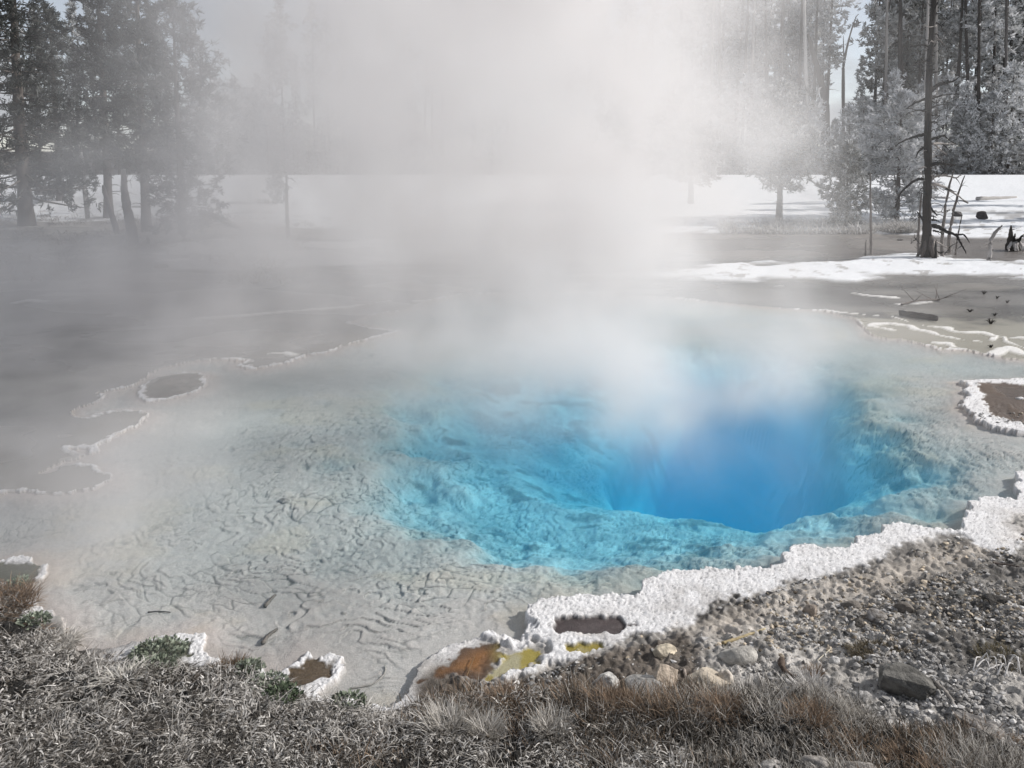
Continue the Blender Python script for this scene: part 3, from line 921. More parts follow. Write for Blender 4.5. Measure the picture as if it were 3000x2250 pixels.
pine_proto('left_pine2', seed=221, H=8.5, cb=.05, rad=1.9, nbr=95, ntuft=11, per=18, ln=.21, wd=.036, frost=-.08, profile='bush', r0=.15, dark=(.025, .03, .025), pale=(.34, .35, .35))
pine_proto('small_spruce', seed=230, H=2.4, cb=.05, rad=.75, nbr=46, ntuft=8, per=7, ln=.14, wd=.05, frost=.2, profile='spruce', dead_low=False)
pine_proto('bank_pine', seed=240, H=5.6, cb=.24, rad=1.55, nbr=75, ntuft=11, per=13, ln=.20, wd=0.046, frost=.42, profile='bush', r0=.14)
pine_proto('bank_bush', seed=241, H=3.2, cb=.03, rad=.95, nbr=70, ntuft=10, per=13, ln=.15, wd=0.037, frost=.30, profile='bush', r0=.07, dead_low=False)
pine_proto('bank_frost', seed=242, H=5.2, cb=.05, rad=1.6, nbr=95, ntuft=11, per=13, ln=.20, wd=0.046, frost=.80, profile='bush', r0=.1, dead_low=False)
pine_proto('bank_haze', seed=243, H=6.4, cb=.16, rad=1.7, nbr=85, ntuft=11, per=13, ln=.22, wd=0.050, frost=.4, profile='bush', r0=.14)

def tree_at(key, name, u, v, label, cat='pine tree', group=None, scale=1.0, rz=0.0, dist=None, tilt=(0, 0)):
    if dist is None:
        p = G(u, v)
    else:
        p = PY(u, v, dist)
        p.z = gz(p.x, p.y)
    return place_tree(key, name, p, label, cat, group, scale, rz, tilt)

# trees on the near side of the road, each one that can be told apart
tree_at('left_dark', 'spruce_tree', 58, 487, 'big dark spruce with a thick bare trunk foot on the left bank', 'spruce tree', scale=1.0)
tree_at('left_pine', 'pine_tree', 236, 470, 'tall dark pine on the left bank beside the big spruce, with a forked open top', scale=1.02, rz=1.0)
tree_at('left_pine', 'pine_tree', 318, 500, 'slim dark pine right of the forked pine on the left bank, dimmed by steam', scale=.92, rz=3.3)
tree_at('left_pine2', 'pine_tree', 395, 520, 'broad round dark pine at the shore end', scale=.84, rz=.6)
tree_at('left_pine2', 'pine_tree', 130, 440, 'full dark pine filling the gap behind the big left spruce', scale=1.05, rz=2.2)
tree_at('small_spruce', 'spruce_tree', 597, 447, 'small cone shaped spruce beside a thin bare pole on the misty left bank', 'spruce tree', scale=.95)
tree_at('bank_haze', 'pine_tree', 1492, 440, 'hazy pine with a visible bare trunk foot, at the right edge of the steam column', scale=1.0)
tree_at('bank_pine', 'pine_tree', 1682, 478, 'grey pine with a short clean trunk on the shaded snow right of the steam', scale=1.0)
tree_at('bank_bush', 'pine_tree', 1826, 492, 'dark bushy young pine with branches down to the snow between paler pines', scale=1.0, rz=1)
tree_at('bank_frost', 'pine_tree', 1936, 478, 'big frost covered bushy pine just behind the tall dead tree', scale=1.0, rz=2)
tree_at('left_pine2', 'pine_tree', 1350, 450, 'faint grey pine almost lost inside the steam', scale=.7, rz=4)

# the forest beyond the road
rt = random.Random(5)
FOREST = 'pines of the forest wall beyond the road'
def forest(u, dist, key, scale, rz=None, tilt=(0, 0), label=None, name='pine_tree', cat='pine tree'):
    p = PY(u, 376, dist)
    p.z = gz(p.x, p.y) - .1
    kind = 'tall frosted pine in the forest wall beyond the snowy road' if 'tall_frost' in key else 'tall dark pine in the forest wall beyond the snowy road' if 'dark' in key else \
        'low frost white young pine at the foot of the forest beyond the road' if 'young' in key else 'bushy frosted pine at the foot of the forest beyond the road'
    grp = {'tall_frost': 'tall frosted pines beyond the road', 'tall_dark': 'tall dark pines beyond the road', 'young': 'young frosted pines beyond the road'}.get(
        'tall_frost' if 'tall_frost' in key else 'tall_dark' if 'dark' in key else 'young' if 'young' in key else '', 'bushy frosted pines beyond the road')
    return place_tree(key, name, p, label or kind, cat, None if label else grp, scale, rt.random() * 6.28 if rz is None else rz, tilt)

u = 1440
while u < 2290:
    gap = 1785 < u < 1880
    if not gap:
        key = ('tall_frost%d' % rt.randrange(4)) if (u < 1790 or rt.random() < .55) else 'tall_dark%d' % rt.randrange(3)
        forest(u + rt.uniform(-10, 10), rt.uniform(63, 84), key, rt.uniform(.92, 1.15), tilt=(rt.uniform(-.03, .03), rt.uniform(-.04, .04)))
    u += rt.uniform(11, 19)
for u_ in range(1430, 2280, 24):
    forest(u_ + rt.uniform(-12, 12), rt.uniform(60.5, 64), 'young_frost%d' % rt.randrange(3) if rt.random() < .5 else 'bush_frost%d' % rt.randrange(2), rt.uniform(.65, 1.35) * (.8 if 1780 < u_ < 1890 else 1))
forest(1852, 70, 'tall_frost0', .58, label='slim half bare frosted pine alone in the sky gap right of the steam')
for u_, key, sc in ((1884, 'tall_dark0', 1.1), (1902, 'tall_dark1', 1.05), (1921, 'tall_dark2', 1.1), (1948, 'tall_dark0', 1.1), (1975, 'tall_dark1', 1.1)):
    forest(u_, rt.uniform(66, 72), key, sc)
# left half, seen through the veil
for u_ in range(-40, 440, 42):
    forest(u_ + rt.uniform(-12, 12), rt.uniform(63, 80), 'tall_dark%d' % rt.randrange(3), rt.uniform(.62, .85))
for u_ in range(420, 580, 26):
    forest(u_ + rt.uniform(-8, 8), rt.uniform(61, 66), 'bush_frost%d' % rt.randrange(2), rt.uniform(.85, 1.12))
for u_ in range(560, 780, 30):
    forest(u_ + rt.uniform(-8, 8), rt.uniform(62, 70), 'tall_frost%d' % rt.randrange(4) if rt.random() < .5 else 'tall_dark%d' % rt.randrange(3), rt.uniform(.42, .8))
for u_ in range(780, 1440, 17):
    forest(u_ + rt.uniform(-14, 14), rt.uniform(62, 86), ('tall_frost%d' % rt.randrange(4)) if rt.random() < .6 else 'tall_dark%d' % rt.randrange(3), rt.uniform(.5, 1.0), tilt=(rt.uniform(-.04, .04), rt.uniform(-.04, .04)))
for u_ in range(580, 1430, 28):
    forest(u_ + rt.uniform(-12, 12), rt.uniform(60.5, 64), 'bush_frost%d' % rt.randrange(2) if rt.random() < .6 else 'young_frost%d' % rt.randrange(3), rt.uniform(.5, 1.0))

# more of the same wood just right of the picture, it shades the snow bank
for k, (x_, y_, sc) in enumerate(((25.5, 30.5, .50), (27.5, 32.5, .6), (29.0, 35.0, .62), (31.0, 37.5, .6), (33, 40, .6), (27.0, 34.5, .5), (30.0, 33.0, .62))):
    place_tree(('tall_dark%d' % (k % 3)), 'pine_tree', (x_, y_, gz(x_, y_)), 'pine of the small stand on the snow bank off to the right', 'pine tree', 'pines on the right snow bank', sc, k * 1.3)
# ------------------------------------------------------------------ dead trees, poles, stumps
def cz(ou, ov, s):
    return lambda x, y: (ou + x * s, ov + y * s)
z1 = cz(1843.4, 368.7, 1 / 6)        # crop of the picture round the dead tree
z4 = cz(1622.3, 0, .35556)           # crop of the upper right of the picture
GREYW, DARKW, BLACKW = (.30, .275, .26), (.085, .075, .07), (.014, .013, .013)

def snag(name, label, pts, radii, D, col, tip=None, cat='dead tree', group=None, base=None, twigs=(), sides=8):
    """a standing dead stem traced at one distance D; PTS run from the foot upwards in picture positions"""
    foot = PY(pts[0][0], pts[0][1], D)
    foot.z = gz(foot.x, foot.y)
    r = empty(name, foot, label, cat, group)
    g = Geo()
    W = [PY(a, b, D) - foot for a, b in pts]
    W[0].z = -.12
    cp = curve_pts(W, 6, .004, len(pts))
    n = len(cp)
    rr = np.interp(np.linspace(0, 1, n), np.linspace(0, 1, len(radii)), radii)
    g.tube(cp, rr, col, sides, .25, int(pts[0][0]), tip)
    g.build('trunk', M_WOOD, r)
    rng = random.Random(int(pts[0][0]))
    for br in twigs:
        bp, rad = br
        Wb = [PY(a, b, D + dy) - foot for (a, b), dy in zip(bp, np.cumsum([0] + [rng.uniform(-.25, .25) for _ in bp[1:]]))]
        b = Geo()
        c2 = curve_pts(Wb, 5, .006, int(bp[0][1]))
        b.tube(c2, np.linspace(rad, rad * .25, len(c2)), BLACKW if rng.random() < .7 else GREYW, 5, .3, int(bp[0][1]))
        # side twigs
        for k in range(rng.randrange(1, 4)):
            q = c2[rng.randrange(len(c2) // 3, len(c2))]
            e = Vector((rng.uniform(-.25, .25), rng.uniform(-.15, .15), rng.uniform(-.22, .2)))
            b.tube([q, q + e * .5 + Vector((0, 0, .02)), q + e], [rad * .35, rad * .25, rad * .1], BLACKW, 4, .2, k)
        b.build('branch', M_WOOD, r)
    return r

D0 = P(2001, 556, .05).y
T = []
def br4(rad, *pts): T.append(([z4(*p) for p in pts], rad * 1.25))
def br1(rad, *pts): T.append(([z1(*p) for p in pts], rad * .95))
br4(.030, (1085, 285), (1040, 275), (990, 278)); br4(.022, (1110, 60), (1130, 25), (1140, 0)); br4(.022, (1105, 290), (1128, 262)); br4(.032, (1085, 372), (1040, 375), (990, 398))
br4(.020, (1090, 385), (1102, 425), (1085, 460)); br4(.055, (1090, 550), (1150, 510), (1210, 498), (1250, 482)); br4(.030, (1095, 600), (1160, 580), (1260, 570))
br4(.032, (1060, 600), (1000, 625), (940, 665)); br4(.024, (1060, 670), (1010, 672), (955, 685)); br4(.026, (1090, 660), (1130, 640), (1160, 634)); br4(.02, (1095, 700), (1150, 700))
br4(.02, (1095, 745), (1120, 740), (1140, 765)); br4(.040, (1055, 815), (1000, 830), (930, 855), (880, 882)); br4(.034, (1085, 845), (1140, 835), (1175, 825), (1215, 860))
br4(.034, (1100, 875), (1160, 872), (1245, 876)); br4(.026, (1120, 880), (1150, 910), (1190, 940)); br4(.03, (1060, 890), (1020, 920), (1000, 960)); br4(.045, (1085, 1000), (1140, 992), (1190, 998), (1235, 1000))
br1(.05, (1000, 110), (1080, 70), (1200, 62), (1320, 95), (1400, 55)); br1(.03, (1100, 80), (1150, 40), (1190, 0))
br1(.05, (900, 105), (800, 130), (680, 220), (590, 330), (545, 490)); br1(.055, (980, 185), (1060, 175), (1200, 225), (1340, 315), (1490, 420)); br1(.03, (1200, 235), (1260, 250), (1335, 275))
br1(.028, (960, 190), (920, 120), (870, 0)); br1(.026, (960, 160), (990, 60), (1020, 0)); br1(.03, (900, 550), (1010, 540), (1120, 535), (1210, 540), (1255, 505))
br1(.04, (1010, 490), (1050, 540), (1085, 585)); br1(.03, (990, 590), (1040, 590), (1075, 610)); br1(.04, (1020, 640), (1060, 640), (1120, 665))
br1(.075, (1030, 710), (1120, 740), (1230, 800), (1340, 830), (1430, 830)); br1(.045, (1330, 830), (1380, 920), (1420, 990), (1465, 1075)); br1(.035, (1040, 780), (1100, 790), (1170, 825))
br1(.035, (1040, 910), (1130, 950), (1230, 1000)); br1(.045, (1010, 1010), (1070, 1050), (1180, 1085)); br1(.035, (900, 640), (850, 560), (820, 530))
rb = random.Random(19)
for k in range(46):
    f_ = rb.random() ** .9
    v_ = 470 - f_ * 500
    uc = 2003 + (470 - v_) * .045
    sd_ = rb.choice((-1, 1))
    L_ = rb.uniform(10, 34) * (1.1 - .4 * f_)
    T.append(([(uc, v_), (uc + sd_ * L_ * .55, v_ + rb.uniform(-6, 5)), (uc + sd_ * L_, v_ + rb.uniform(-8, 16))], rb.uniform(.014, .026)))
dead = snag('dead_tree', 'tall bare dead tree with many broken black branches standing at the snowy right shore',
            [z1(960, 1130), z1(955, 1000), z1(950, 700), z1(955, 400), z1(965, 0), z4(1075, 700), z4(1090, 300), z4(1112, 0), z4(1128, -260)],
            [.20, .140, .112, .104, .098, .088, .075, .060, .045], D0, (.035, .031, .029), (.009, .008, .008), twigs=T, sides=12)
flare = Geo()
for a in (-.4, .5, 1.4, 2.6, 3.6, 4.8):
    d = Vector((math.cos(a), math.sin(a), 0))
    flare.tube([d * .07 + Vector((0, 0, .6)), d * .15 + Vector((0, 0, .22)), d * .28 + Vector((0, 0, -.06))], [.055, .07, .03], (.33, .30, .28) if a < 1 else DARKW, 6, .3, int(a * 9))
flare.build('root_flare', M_WOOD, dead)
snag('dead_tree', 'slim leaning grey dead stem nearest to the tall dead tree on its right', [z1(1155, 1125), z1(1150, 900), z1(1190, 500), z1(1245, 200), z1(1305, -20)], [.05, .045, .036, .028, .012], D0 + .3, GREYW, DARKW, group=None,
     twigs=[([z1(1165, 960), z1(1120, 1000)], .015), ([z1(1210, 360), z1(1240, 350)], .012)])
snag('dead_tree', 'longer leaning dead stem, second one right of the tall dead tree, with a pale foot', [z1(1248, 1080), z1(1245, 850), z1(1290, 560), z1(1350, 330), z1(1440, 60)], [.052, .046, .04, .03, .012], D0 + 1.3, GREYW, DARKW,
     twigs=[([z1(1350, 320), z1(1350, 390), z1(1375, 445)], .015), ([z1(1380, 230), z1(1420, 180)], .012)])
snag('dead_tree', 'thin short black topped dead stem, third right of the tall dead tree', [z1(1322, 1110), z1(1335, 960), z1(1370, 760), z1(1408, 565)], [.03, .025, .02, .008], D0 + .8, GREYW, BLACKW)
snag('dead_tree', 'pale slim dead stem close against the left side of the tall dead tree', [z1(865, 1080), z1(840, 960), z1(850, 700), z1(880, 300)], [.05, .04, .03, .018], D0 + .5, GREYW, DARKW,
     twigs=[([z1(850, 850), z1(790, 900), z1(750, 945)], .02), ([z1(860, 940), z1(800, 880), z1(795, 820)], .016), ([z1(840, 1000), z1(880, 1060)], .03)])
snag('dead_tree', 'short pointed broken stem at the foot of the tall dead tree', [z1(1065, 1120), z1(1068, 1000), z1(1068, 890)], [.035, .03, .01], D0 - .3, BLACKW)
snag('bare_pole', 'thin straight bare pole standing in the grey flat left of the tall dead tree', [z1(228, 1090), z1(228, 900), z1(225, 500), z1(215, 30)], [.038, .038, .03, .02], P(*z1(228, 1090)).y, GREYW, DARKW, cat='pole')
snag('bare_pole', 'short post stub standing just left of the thin bare pole', [z1(155, 1112), z1(160, 1000), z1(165, 898)], [.026, .024, .02], P(*z1(155, 1112)).y, DARKW, GREYW, cat='post')
snag('dead_tree', 'curved pale broken stem rising from the snow edge at far right', [z1(1750, 1185), z1(1770, 1060), z1(1785, 900), z1(1850, 790), z1(1900, 740), z1(1930, 702)], [.075, .055, .045, .042, .025, .01], P(*z1(1750, 1185)).y, (.45, .43, .42), DARKW,
     twigs=[([z1(1880, 760), z1(1915, 765)], .02), ([z1(1785, 1040), z1(1815, 1028)], .02)])
st = snag('tree_stump', 'splintered dark stump with upturned roots on the mud flat at the right edge', [z1(2075, 1035), z1(2055, 950), z1(2040, 850), z1(2043, 708)], [.22, .17, .075, .015], P(*z1(2075, 1035)).y, BLACKW, DARKW, cat='stump',
          twigs=[([z1(2075, 930), z1(2085, 880), z1(2097, 812)], .06), ([z1(2100, 925), z1(2150, 900), z1(2170, 860), z1(2200, 835)], .06), ([z1(2045, 765), z1(2085, 760)], .02)])
rg = Geo()
for a in ((2060, 2010), (2080, 2090), (2110, 2125), (2150, 2185), (2170, 2205)):
    q = [PY(*z1(a[0], 930), P(*z1(2075, 1035)).y - .1) - st.location, PY(*z1(a[1], 985), P(*z1(2075, 1035)).y - .3) - st.location, PY(*z1(a[1] + 5, 1040), P(*z1(2075, 1035)).y - .4) - st.location]
    rg.tube(curve_pts(q, 4, .01, a[0]), np.linspace(.06, .02, 9), (.42, .40, .39), 5, .3, a[0])
rg.build('root', M_WOOD, st)
snag('dead_tree', 'small dark snag standing alone in the middle of the steam at the far shore', [(1078, 562), (1077, 552), (1075, 540), (1078, 531)], [.10, .09, .07, .02], P(1078, 562).y, (.05, .045, .04))
snag('dead_tree', 'faint leaning log behind the small snag in the middle of the steam', [(1086, 560), (1096, 540), (1108, 512)], [.10, .09, .07], P(1086, 560).y + .6, (.10, .09, .085))
snag('bare_pole', 'thin dead pole with side twigs beside the small spruce on the misty left bank', [(622, 507), (620, 450), (619, 378)], [.07, .06, .035], P(622, 507, .2).y, (.07, .062, .058), cat='pole',
     twigs=[([(621, 384), (634, 388), (640, 396)], .02), ([(621, 400), (632, 408)], .02), ([(621, 425), (606, 440)], .02)])
snag('dead_tree', 'leaning dead trunk with a pale broken patch in front of the dark left pines', [(292, 545), (280, 480), (270, 420), (266, 365)], [.17, .14, .11, .06], P(292, 545, .1).y, (.10, .09, .085), (.36, .35, .34),
     twigs=[([(275, 440), (262, 450)], .03), ([(268, 395), (280, 390)], .02)])
snag('dead_tree', 'thinner leaning dead trunk left of the one with the pale patch', [(256, 524), (243, 470), (229, 425), (222, 400)], [.10, .085, .07, .04], P(256, 524, .1).y, (.08, .07, .068), (.14, .13, .125))
snag('dead_tree', 'slender pale leaning stem among the dark left pines', [(186, 405), (176, 340), (158, 250), (145, 165)], [.09, .08, .06, .03], 30.0, (.45, .44, .43), (.50, .49, .48))

# thin bare trunks standing among the frosted crowns
for k in range(22):
    u0 = 1530 + k * 31 + rt.uniform(-10, 10)
    if 1775 < u0 < 1870: continue
    D_ = rt.uniform(60.5, 64)
    ln_ = rt.uniform(-.035, .06)
    snag('dead_tree', 'thin bare upright trunk standing among the frosted pines beyond the road', [(u0, 380), (u0 + ln_ * 120, 250), (u0 + ln_ * 250, 120), (u0 + ln_ * 400, -40)], [.15, .13, .11, .07], D_,
         (.42, .40, .39) if rt.random() < .35 else (.07, .063, .06), (.30, .285, .275) if rt.random() < .4 else (.05, .045, .043), cat='dead tree', group='thin bare trunks in the right forest')
# dead poles inside the right forest
for (lab, pts, rr, D, c_) in (
    ('leaning bare dead trunk crossing the frosted pines left of the sky gap', [z4(455, 690), z4(430, 520), z4(385, 350), z4(345, 205)], [.30, .26, .2, .12], 62, DARKW),
    ('pale straight dead trunk right beside the leaning bare trunk in the forest', [z4(348, 720), z4(335, 480), z4(328, 240), z4(322, -20)], [.17, .15, .13, .1], 61.5, (.5, .48, .46)),
    ('thin dead spike with a bent tip in the sky gap', [z4(560, 500), z4(565, 380), z4(600, 220), z4(635, 110), z4(655, 85)], [.13, .11, .07, .04, .02], 66, DARKW),
    ('short thin dead spike left of the bent one in the sky gap', [z4(560, 470), z4(563, 330), z4(560, 215)], [.08, .06, .02], 67, DARKW)):
    foot = PY(pts[0][0], pts[0][1], D)
    pts = [(pts[0][0] + 2, 384)] + pts
    snag('dead_tree', lab, pts, [rr[0]] + rr, D, c_, c_)

# ------------------------------------------------------------------ lying logs
def log(name, label, a, b, rad, col, za=0.05, cat='log', group=None, twigs=0, bend=.03, end=None):
    pa, pb = G(*a), G(*b)
    r = empty(name, (pa + pb) / 2, label, cat, group) if twigs else None
    g = Geo()
    mid = (pa + pb) / 2
    L = (pb - pa).length
    pts = curve_pts([pa + Vector((0, 0, rad * .7)) - mid, Vector((0, 0, rad * .7 + L * bend)), pb + Vector((0, 0, rad * .7)) - mid], 7, rad * .06, int(a[0]))
    g.tube(pts, np.linspace(rad, rad * .8, len(pts)), col, 10, .22, int(a[0]), end)
    if not twigs:
        o = g.build(name, M_WOOD)
        o.location = mid
        return tag(o, label, cat, group)
    g.build('stem', M_WOOD, r)
    rng = random.Random(int(a[0]))
    for k in range(twigs):
        q = pts[rng.randrange(2, len(pts))]
        e = Vector((rng.uniform(-.4, .4), rng.uniform(-.3, .3), rng.uniform(.1, .35)))
        t = Geo()
        t.tube([q, q + e * .5, q + e], [rad * .4, rad * .3, rad * .1], col, 5, .2, k)
        t.build('branch', M_WOOD, r)
    return r
log('log', 'long pale log lying on the sunlit snow at far right', z1(1605, 385), z1(2108, 372), .115, (.42, .40, .385), bend=0)
log('log', 'short log end showing on the snow just right of the tall dead tree', z1(1010, 378), z1(1188, 378), .115, (.36, .34, .33), bend=0)
log('log', 'dark wet log lying on the mineral flats at right', cr((1062, 395))[0] and (1695.9 + 1062 * .23333, 589.9 + 395 * .23333), (1695.9 + 1405 * .23333, 589.9 + 442 * .23333), .06, (.035, .031, .031), bend=.015)
log('log', 'dim log lying on the snow behind the big left spruce', (80, 421), (168, 421), .16, (.09, .08, .078), bend=0)
log('log', 'short log on the misty snow left of the small spruce', (548, 424), (584, 424), .13, (.10, .09, .085), bend=0)
log('branch', 'fallen bare branch with twigs at one end on the right mineral flats', (1695.9 + 1075 * .23333, 589.9 + 295 * .23333), (1695.9 + 1430 * .23333, 589.9 + 255 * .23333), .02, (.16, .14, .13), cat='branch', twigs=7)
k5 = lambda x, y: (x * .23333, 331.8 + y * .23333)
for n_, (a, b, rad, lab) in enumerate((
        ((222, 862), (330, 788), .035, 'bent pale stick poking up from the far left bank'),
        ((40, 857), (185, 882), .05, 'thin pale stick lying uppermost at the far left bank'),
        ((20, 920), (195, 932), .045, 'pale stick lying below the uppermost one at the left picture edge'),
        ((280, 955), (590, 990), .05, 'long pale stick lying across the dark left shore'),
        ((385, 1000), (590, 1022), .06, 'short thick pale stick nearest the water on the dark left shore'),
        ((860, 888), (1130, 920), .06, 'long pale stick at the foot of the leaning dead trunks'),
        ((1380, 832), (1755, 805), .14, 'snow covered log under the broad misty pine'),
        ((1860, 560), (2200, 700), .12, 'dark fallen log sloping down the misty snow bank right of the broad pine'))):
    log('stick' if rad < .1 else 'log', lab, k5(*a), k5(*b), rad, (.42, .40, .39) if n_ != 7 else (.10, .09, .085), cat='stick' if rad < .1 else 'log', bend=.04 if n_ == 0 else .01)

# ------------------------------------------------------------------ rocks
import bmesh
def rock_mesh(seed, size, sub=4, planes=7, rough=.12, col=(.3, .28, .25), col2=None, flat=1.0):
    bm = bmesh.new()
    bmesh.ops.create_icosphere(bm, subdivisions=sub, radius=1.0)
    V = np.array([v.co[:] for v in bm.verts])
    Fs = np.array([[l.index for l in f.verts] + [f.verts[2].index] for f in bm.faces])
    bm.free()
    rng = np.random.default_rng(seed)
    for _ in range(planes):
        n = rng.normal(0, 1, 3)
        n /= np.linalg.norm(n)
        d = rng.uniform(.45, .85)
        over = np.maximum(V @ n - d, 0)
        V = V - over[:, None] * n * .93
    def n3(p, s, k):
        return (fbm(p[:, 0] * s + 3.1, p[:, 1] * s + p[:, 2] * s * .7, k, 4) + fbm(p[:, 2] * s + 9.2, p[:, 0] * s - p[:, 1] * s * .6, k + 3, 4)) / 2 - .5
    nn = V / (np.linalg.norm(V, axis=1)[:, None] + 1e-9)
    V = V + nn * (n3(V, 1.6, seed) * rough * 2.2 + n3(V, 5, seed + 7) * rough * .9)[:, None]
    V = V * np.array(size)[None, :] * .5
    t = np.clip(n3(V / max(size), 9, seed + 21) * 3 + .5, 0, 1)[:, None]
    c = np.array(col)[None] * (1 - t) + np.array(col2 or tuple(q * 1.45 for q in col))[None] * t
    return V, Fs, c
def rock(name, label, u, v, wpx, hpx, depth=None, seed=0, col=(.3, .28, .25), col2=None, planes=9, rough=.17, rz=0.0, tilt=(0, 0), cat='rock', sink=.33, group=None, sub=4):
    p = G(u, v)
    d = math.hypot(p.y, CAM_H - p.z)
    w, h = wpx / F * d, hpx / F * d
    g = Geo()
    V, Fs, c = rock_mesh(seed, (w * 1.12, depth or w * .75, h * 1.15), sub, planes, rough, col, col2)
    g.add(V, Fs, c)
    o = g.build(name, M_ROCK, smooth=planes < 8)
    o.location = p + Vector((0, 0, h * (.5 - sink)))
    o.rotation_euler = (tilt[0], tilt[1], rz)
    return tag(o, label, cat, group)
TANR = (.40, .35, .285)
GREYR = (.25, .24, .225)
def blocky(label, u, v, size, rz, tilt, col, seed):
    """a split angular block"""
    bm = bmesh.new()
    bmesh.ops.create_cube(bm, size=1.0)
    bmesh.ops.subdivide_edges(bm, edges=bm.edges[:], cuts=14, use_grid_fill=True)
    V = np.array([q.co[:] for q in bm.verts])
    Fs = np.array([[l.index for l in f.verts] for f in bm.faces])
    bm.free()
    for n, d in (((.7, .2, .7), .56), ((-.8, .3, .5), .58), ((.2, -.8, .55), .55), ((-.3, -.5, -.8), .56), ((.9, -.4, .1), .52)):
        n = np.array(n) / np.linalg.norm(n)
        V = V - np.maximum(V @ n - d, 0)[:, None] * n
    q = V * np.array([6, 6, 6])
    nz = fbm(q[:, 0] + q[:, 2] * .8, q[:, 1] - q[:, 2] * .5, seed, 4) - .5
    V = V * (1 + nz[:, None] * .16)
    g = Geo()
    t = np.clip(nz * 2.4 + .5, 0, 1)[:, None]
    g.add(V * np.array(size), Fs, np.array(col)[None] * (.75 + .8 * t))
    o = g.build('rock', M_ROCK, smooth=False)
    p = G(u, v)
    o.location = p + Vector((0, 0, size[2] * .30))
    o.rotation_euler = (tilt[0], tilt[1], rz)
    return tag(o, label, 'rock')
blocky('big dark angular block of rock lying on the gravel at right, casting a long shadow', 1958, 1492, (.255, .13, .13), R(-22), (R(12), R(8)), (.13, .125, .115), 5)
rock('rock', 'large rounded tan boulder at the gravel edge beside the curved stick', 1520, 1478, 92, 50, seed=31, col=TANR, planes=8)
rock('rock', 'small pale stone touching the right end of the large tan boulder', 1566, 1474, 30, 34, seed=32, col=(.46, .42, .37), planes=5)
rock('rock', 'angular pinkish tan rock in front of the round tan stone', 1433, 1476, 60, 44, seed=33, col=(.38, .32, .26), planes=9)
rock('rock', 'small round pale tan stone at the edge of the brown mud', 1438, 1414, 42, 26, seed=34, col=(.48, .42, .33), planes=6)
rock('rock', 'whitish broken rock on the dark mud below the white crust', 1303, 1482, 56, 36, seed=35, col=(.46, .45, .43), planes=9)
rock('rock', 'long flat grey slab of rock between the mud and the dry grass', 1392, 1496, 96, 34, seed=36, col=(.30, .29, .275), planes=9, rz=R(-20))
rock('rock', 'lumpy grey chunk on the gravel below the thin straight stick', 1594, 1424, 66, 38, seed=37, col=(.34, .325, .30), planes=6)
rock('rock', 'low rounded grey rock in the dry grass at the bottom of the picture', 1768, 1656, 56, 24, seed=38, col=(.27, .25, .23), planes=4)
rock('rock', 'flat grey rock at the bottom edge right of the low rounded one', 1852, 1664, 66, 20, seed=39, col=(.30, .28, .26), planes=5)
rock('rock', 'light grey rock at the bottom edge left of the low rounded one', 1672, 1664, 46, 18, seed=40, col=(.33, .315, .30), planes=5)
rock('rock', 'small grey stone left of the big dark block', 1866, 1516, 34, 26, seed=41, col=(.33, .32, .31), planes=6)
rock('rock', 'small whitish oval pebble above the pale grass clump', 1803, 1430, 18, 14, seed=42, col=(.5, .49, .48), planes=3)
rock('rock', 'dark clod with a pale top in the row of clods at mid right', 1888, 1340, 44, 30, seed=43, col=(.13, .115, .10), col2=(.42, .4, .39), planes=7)
rock('rock', 'dark broken clod left of the pale topped one', 1852, 1352, 30, 24, seed=44, col=(.10, .09, .08), planes=9)
rock('rock', 'flat dark clod in the upper row near the tan crust', 1838, 1312, 34, 20, seed=45, col=(.15, .135, .12), planes=7)
rock('rock', 'single dark clod at the right end of the row of clods', 1952, 1320, 34, 24, seed=46, col=(.14, .125, .11), planes=7)
rock('rock', 'brown clod just right of the tan crust patch', 1752, 1322, 38, 26, seed=47, col=(.26, .22, .185), planes=8)
rock('rock', 'black crumbly clod near the right edge below the white crust', 2150, 1304, 50, 28, seed=48, col=(.07, .065, .06), planes=8)
rock('rock', 'small pointed pale shard left of the black crumbly clod', 2076, 1286, 16, 20, seed=49, col=(.5, .48, .44), planes=9)
rock('rock', 'grey stone beside the dark bark piece', 1702, 1500, 26, 20, seed=50, col=(.36, .35, .34), planes=6)
rock('rock', 'dark boulder with a pale face on the snow right of the dead tree', *z1(1665, 628), 27, 19, seed=51, col=(.06, .055, .055), planes=14, sink=.15)
rock('rock', 'wedge shaped dark boulder on the snow behind the leaning dead stems', *z1(1340, 592), 30, 15, seed=52, col=(.065, .06, .06), planes=14, sink=.15)
rock('rock', 'small flat dark stone above the dark boulder on the snow', *z1(1663, 488), 12, 4, seed=53, col=(.09, .085, .08), planes=4)
rock('rock', 'tiny dark stone right of the dark boulder on the snow', *z1(1985, 600), 11, 6, seed=54, col=(.10, .095, .09), planes=4)
rock('rock', 'square grey stone at the edge of the thin snow line', *z1(608, 905), 13, 6, seed=55, col=(.17, .16, .155), planes=6)
rock('rock', 'dark stone with a white foot on the misty white shore at left', 348, 577, 30, 10, seed=56, col=(.12, .11, .105), planes=4)
rock('rock', 'small dark stone on the snow below the thin misty pole', 560, 440, 14, 7, seed=57, col=(.12, .11, .105), planes=4)
rock('rock', 'grey lump lying on the submerged pool floor left of the blue water', 612, 1084, 26, 8, seed=58, col=(.20, .19, .18), planes=4)
rock('rock', 'white crust lump on the right ledge pool', 2203, 862, 16, 7, seed=59, col=(.7, .69, .68), planes=3)

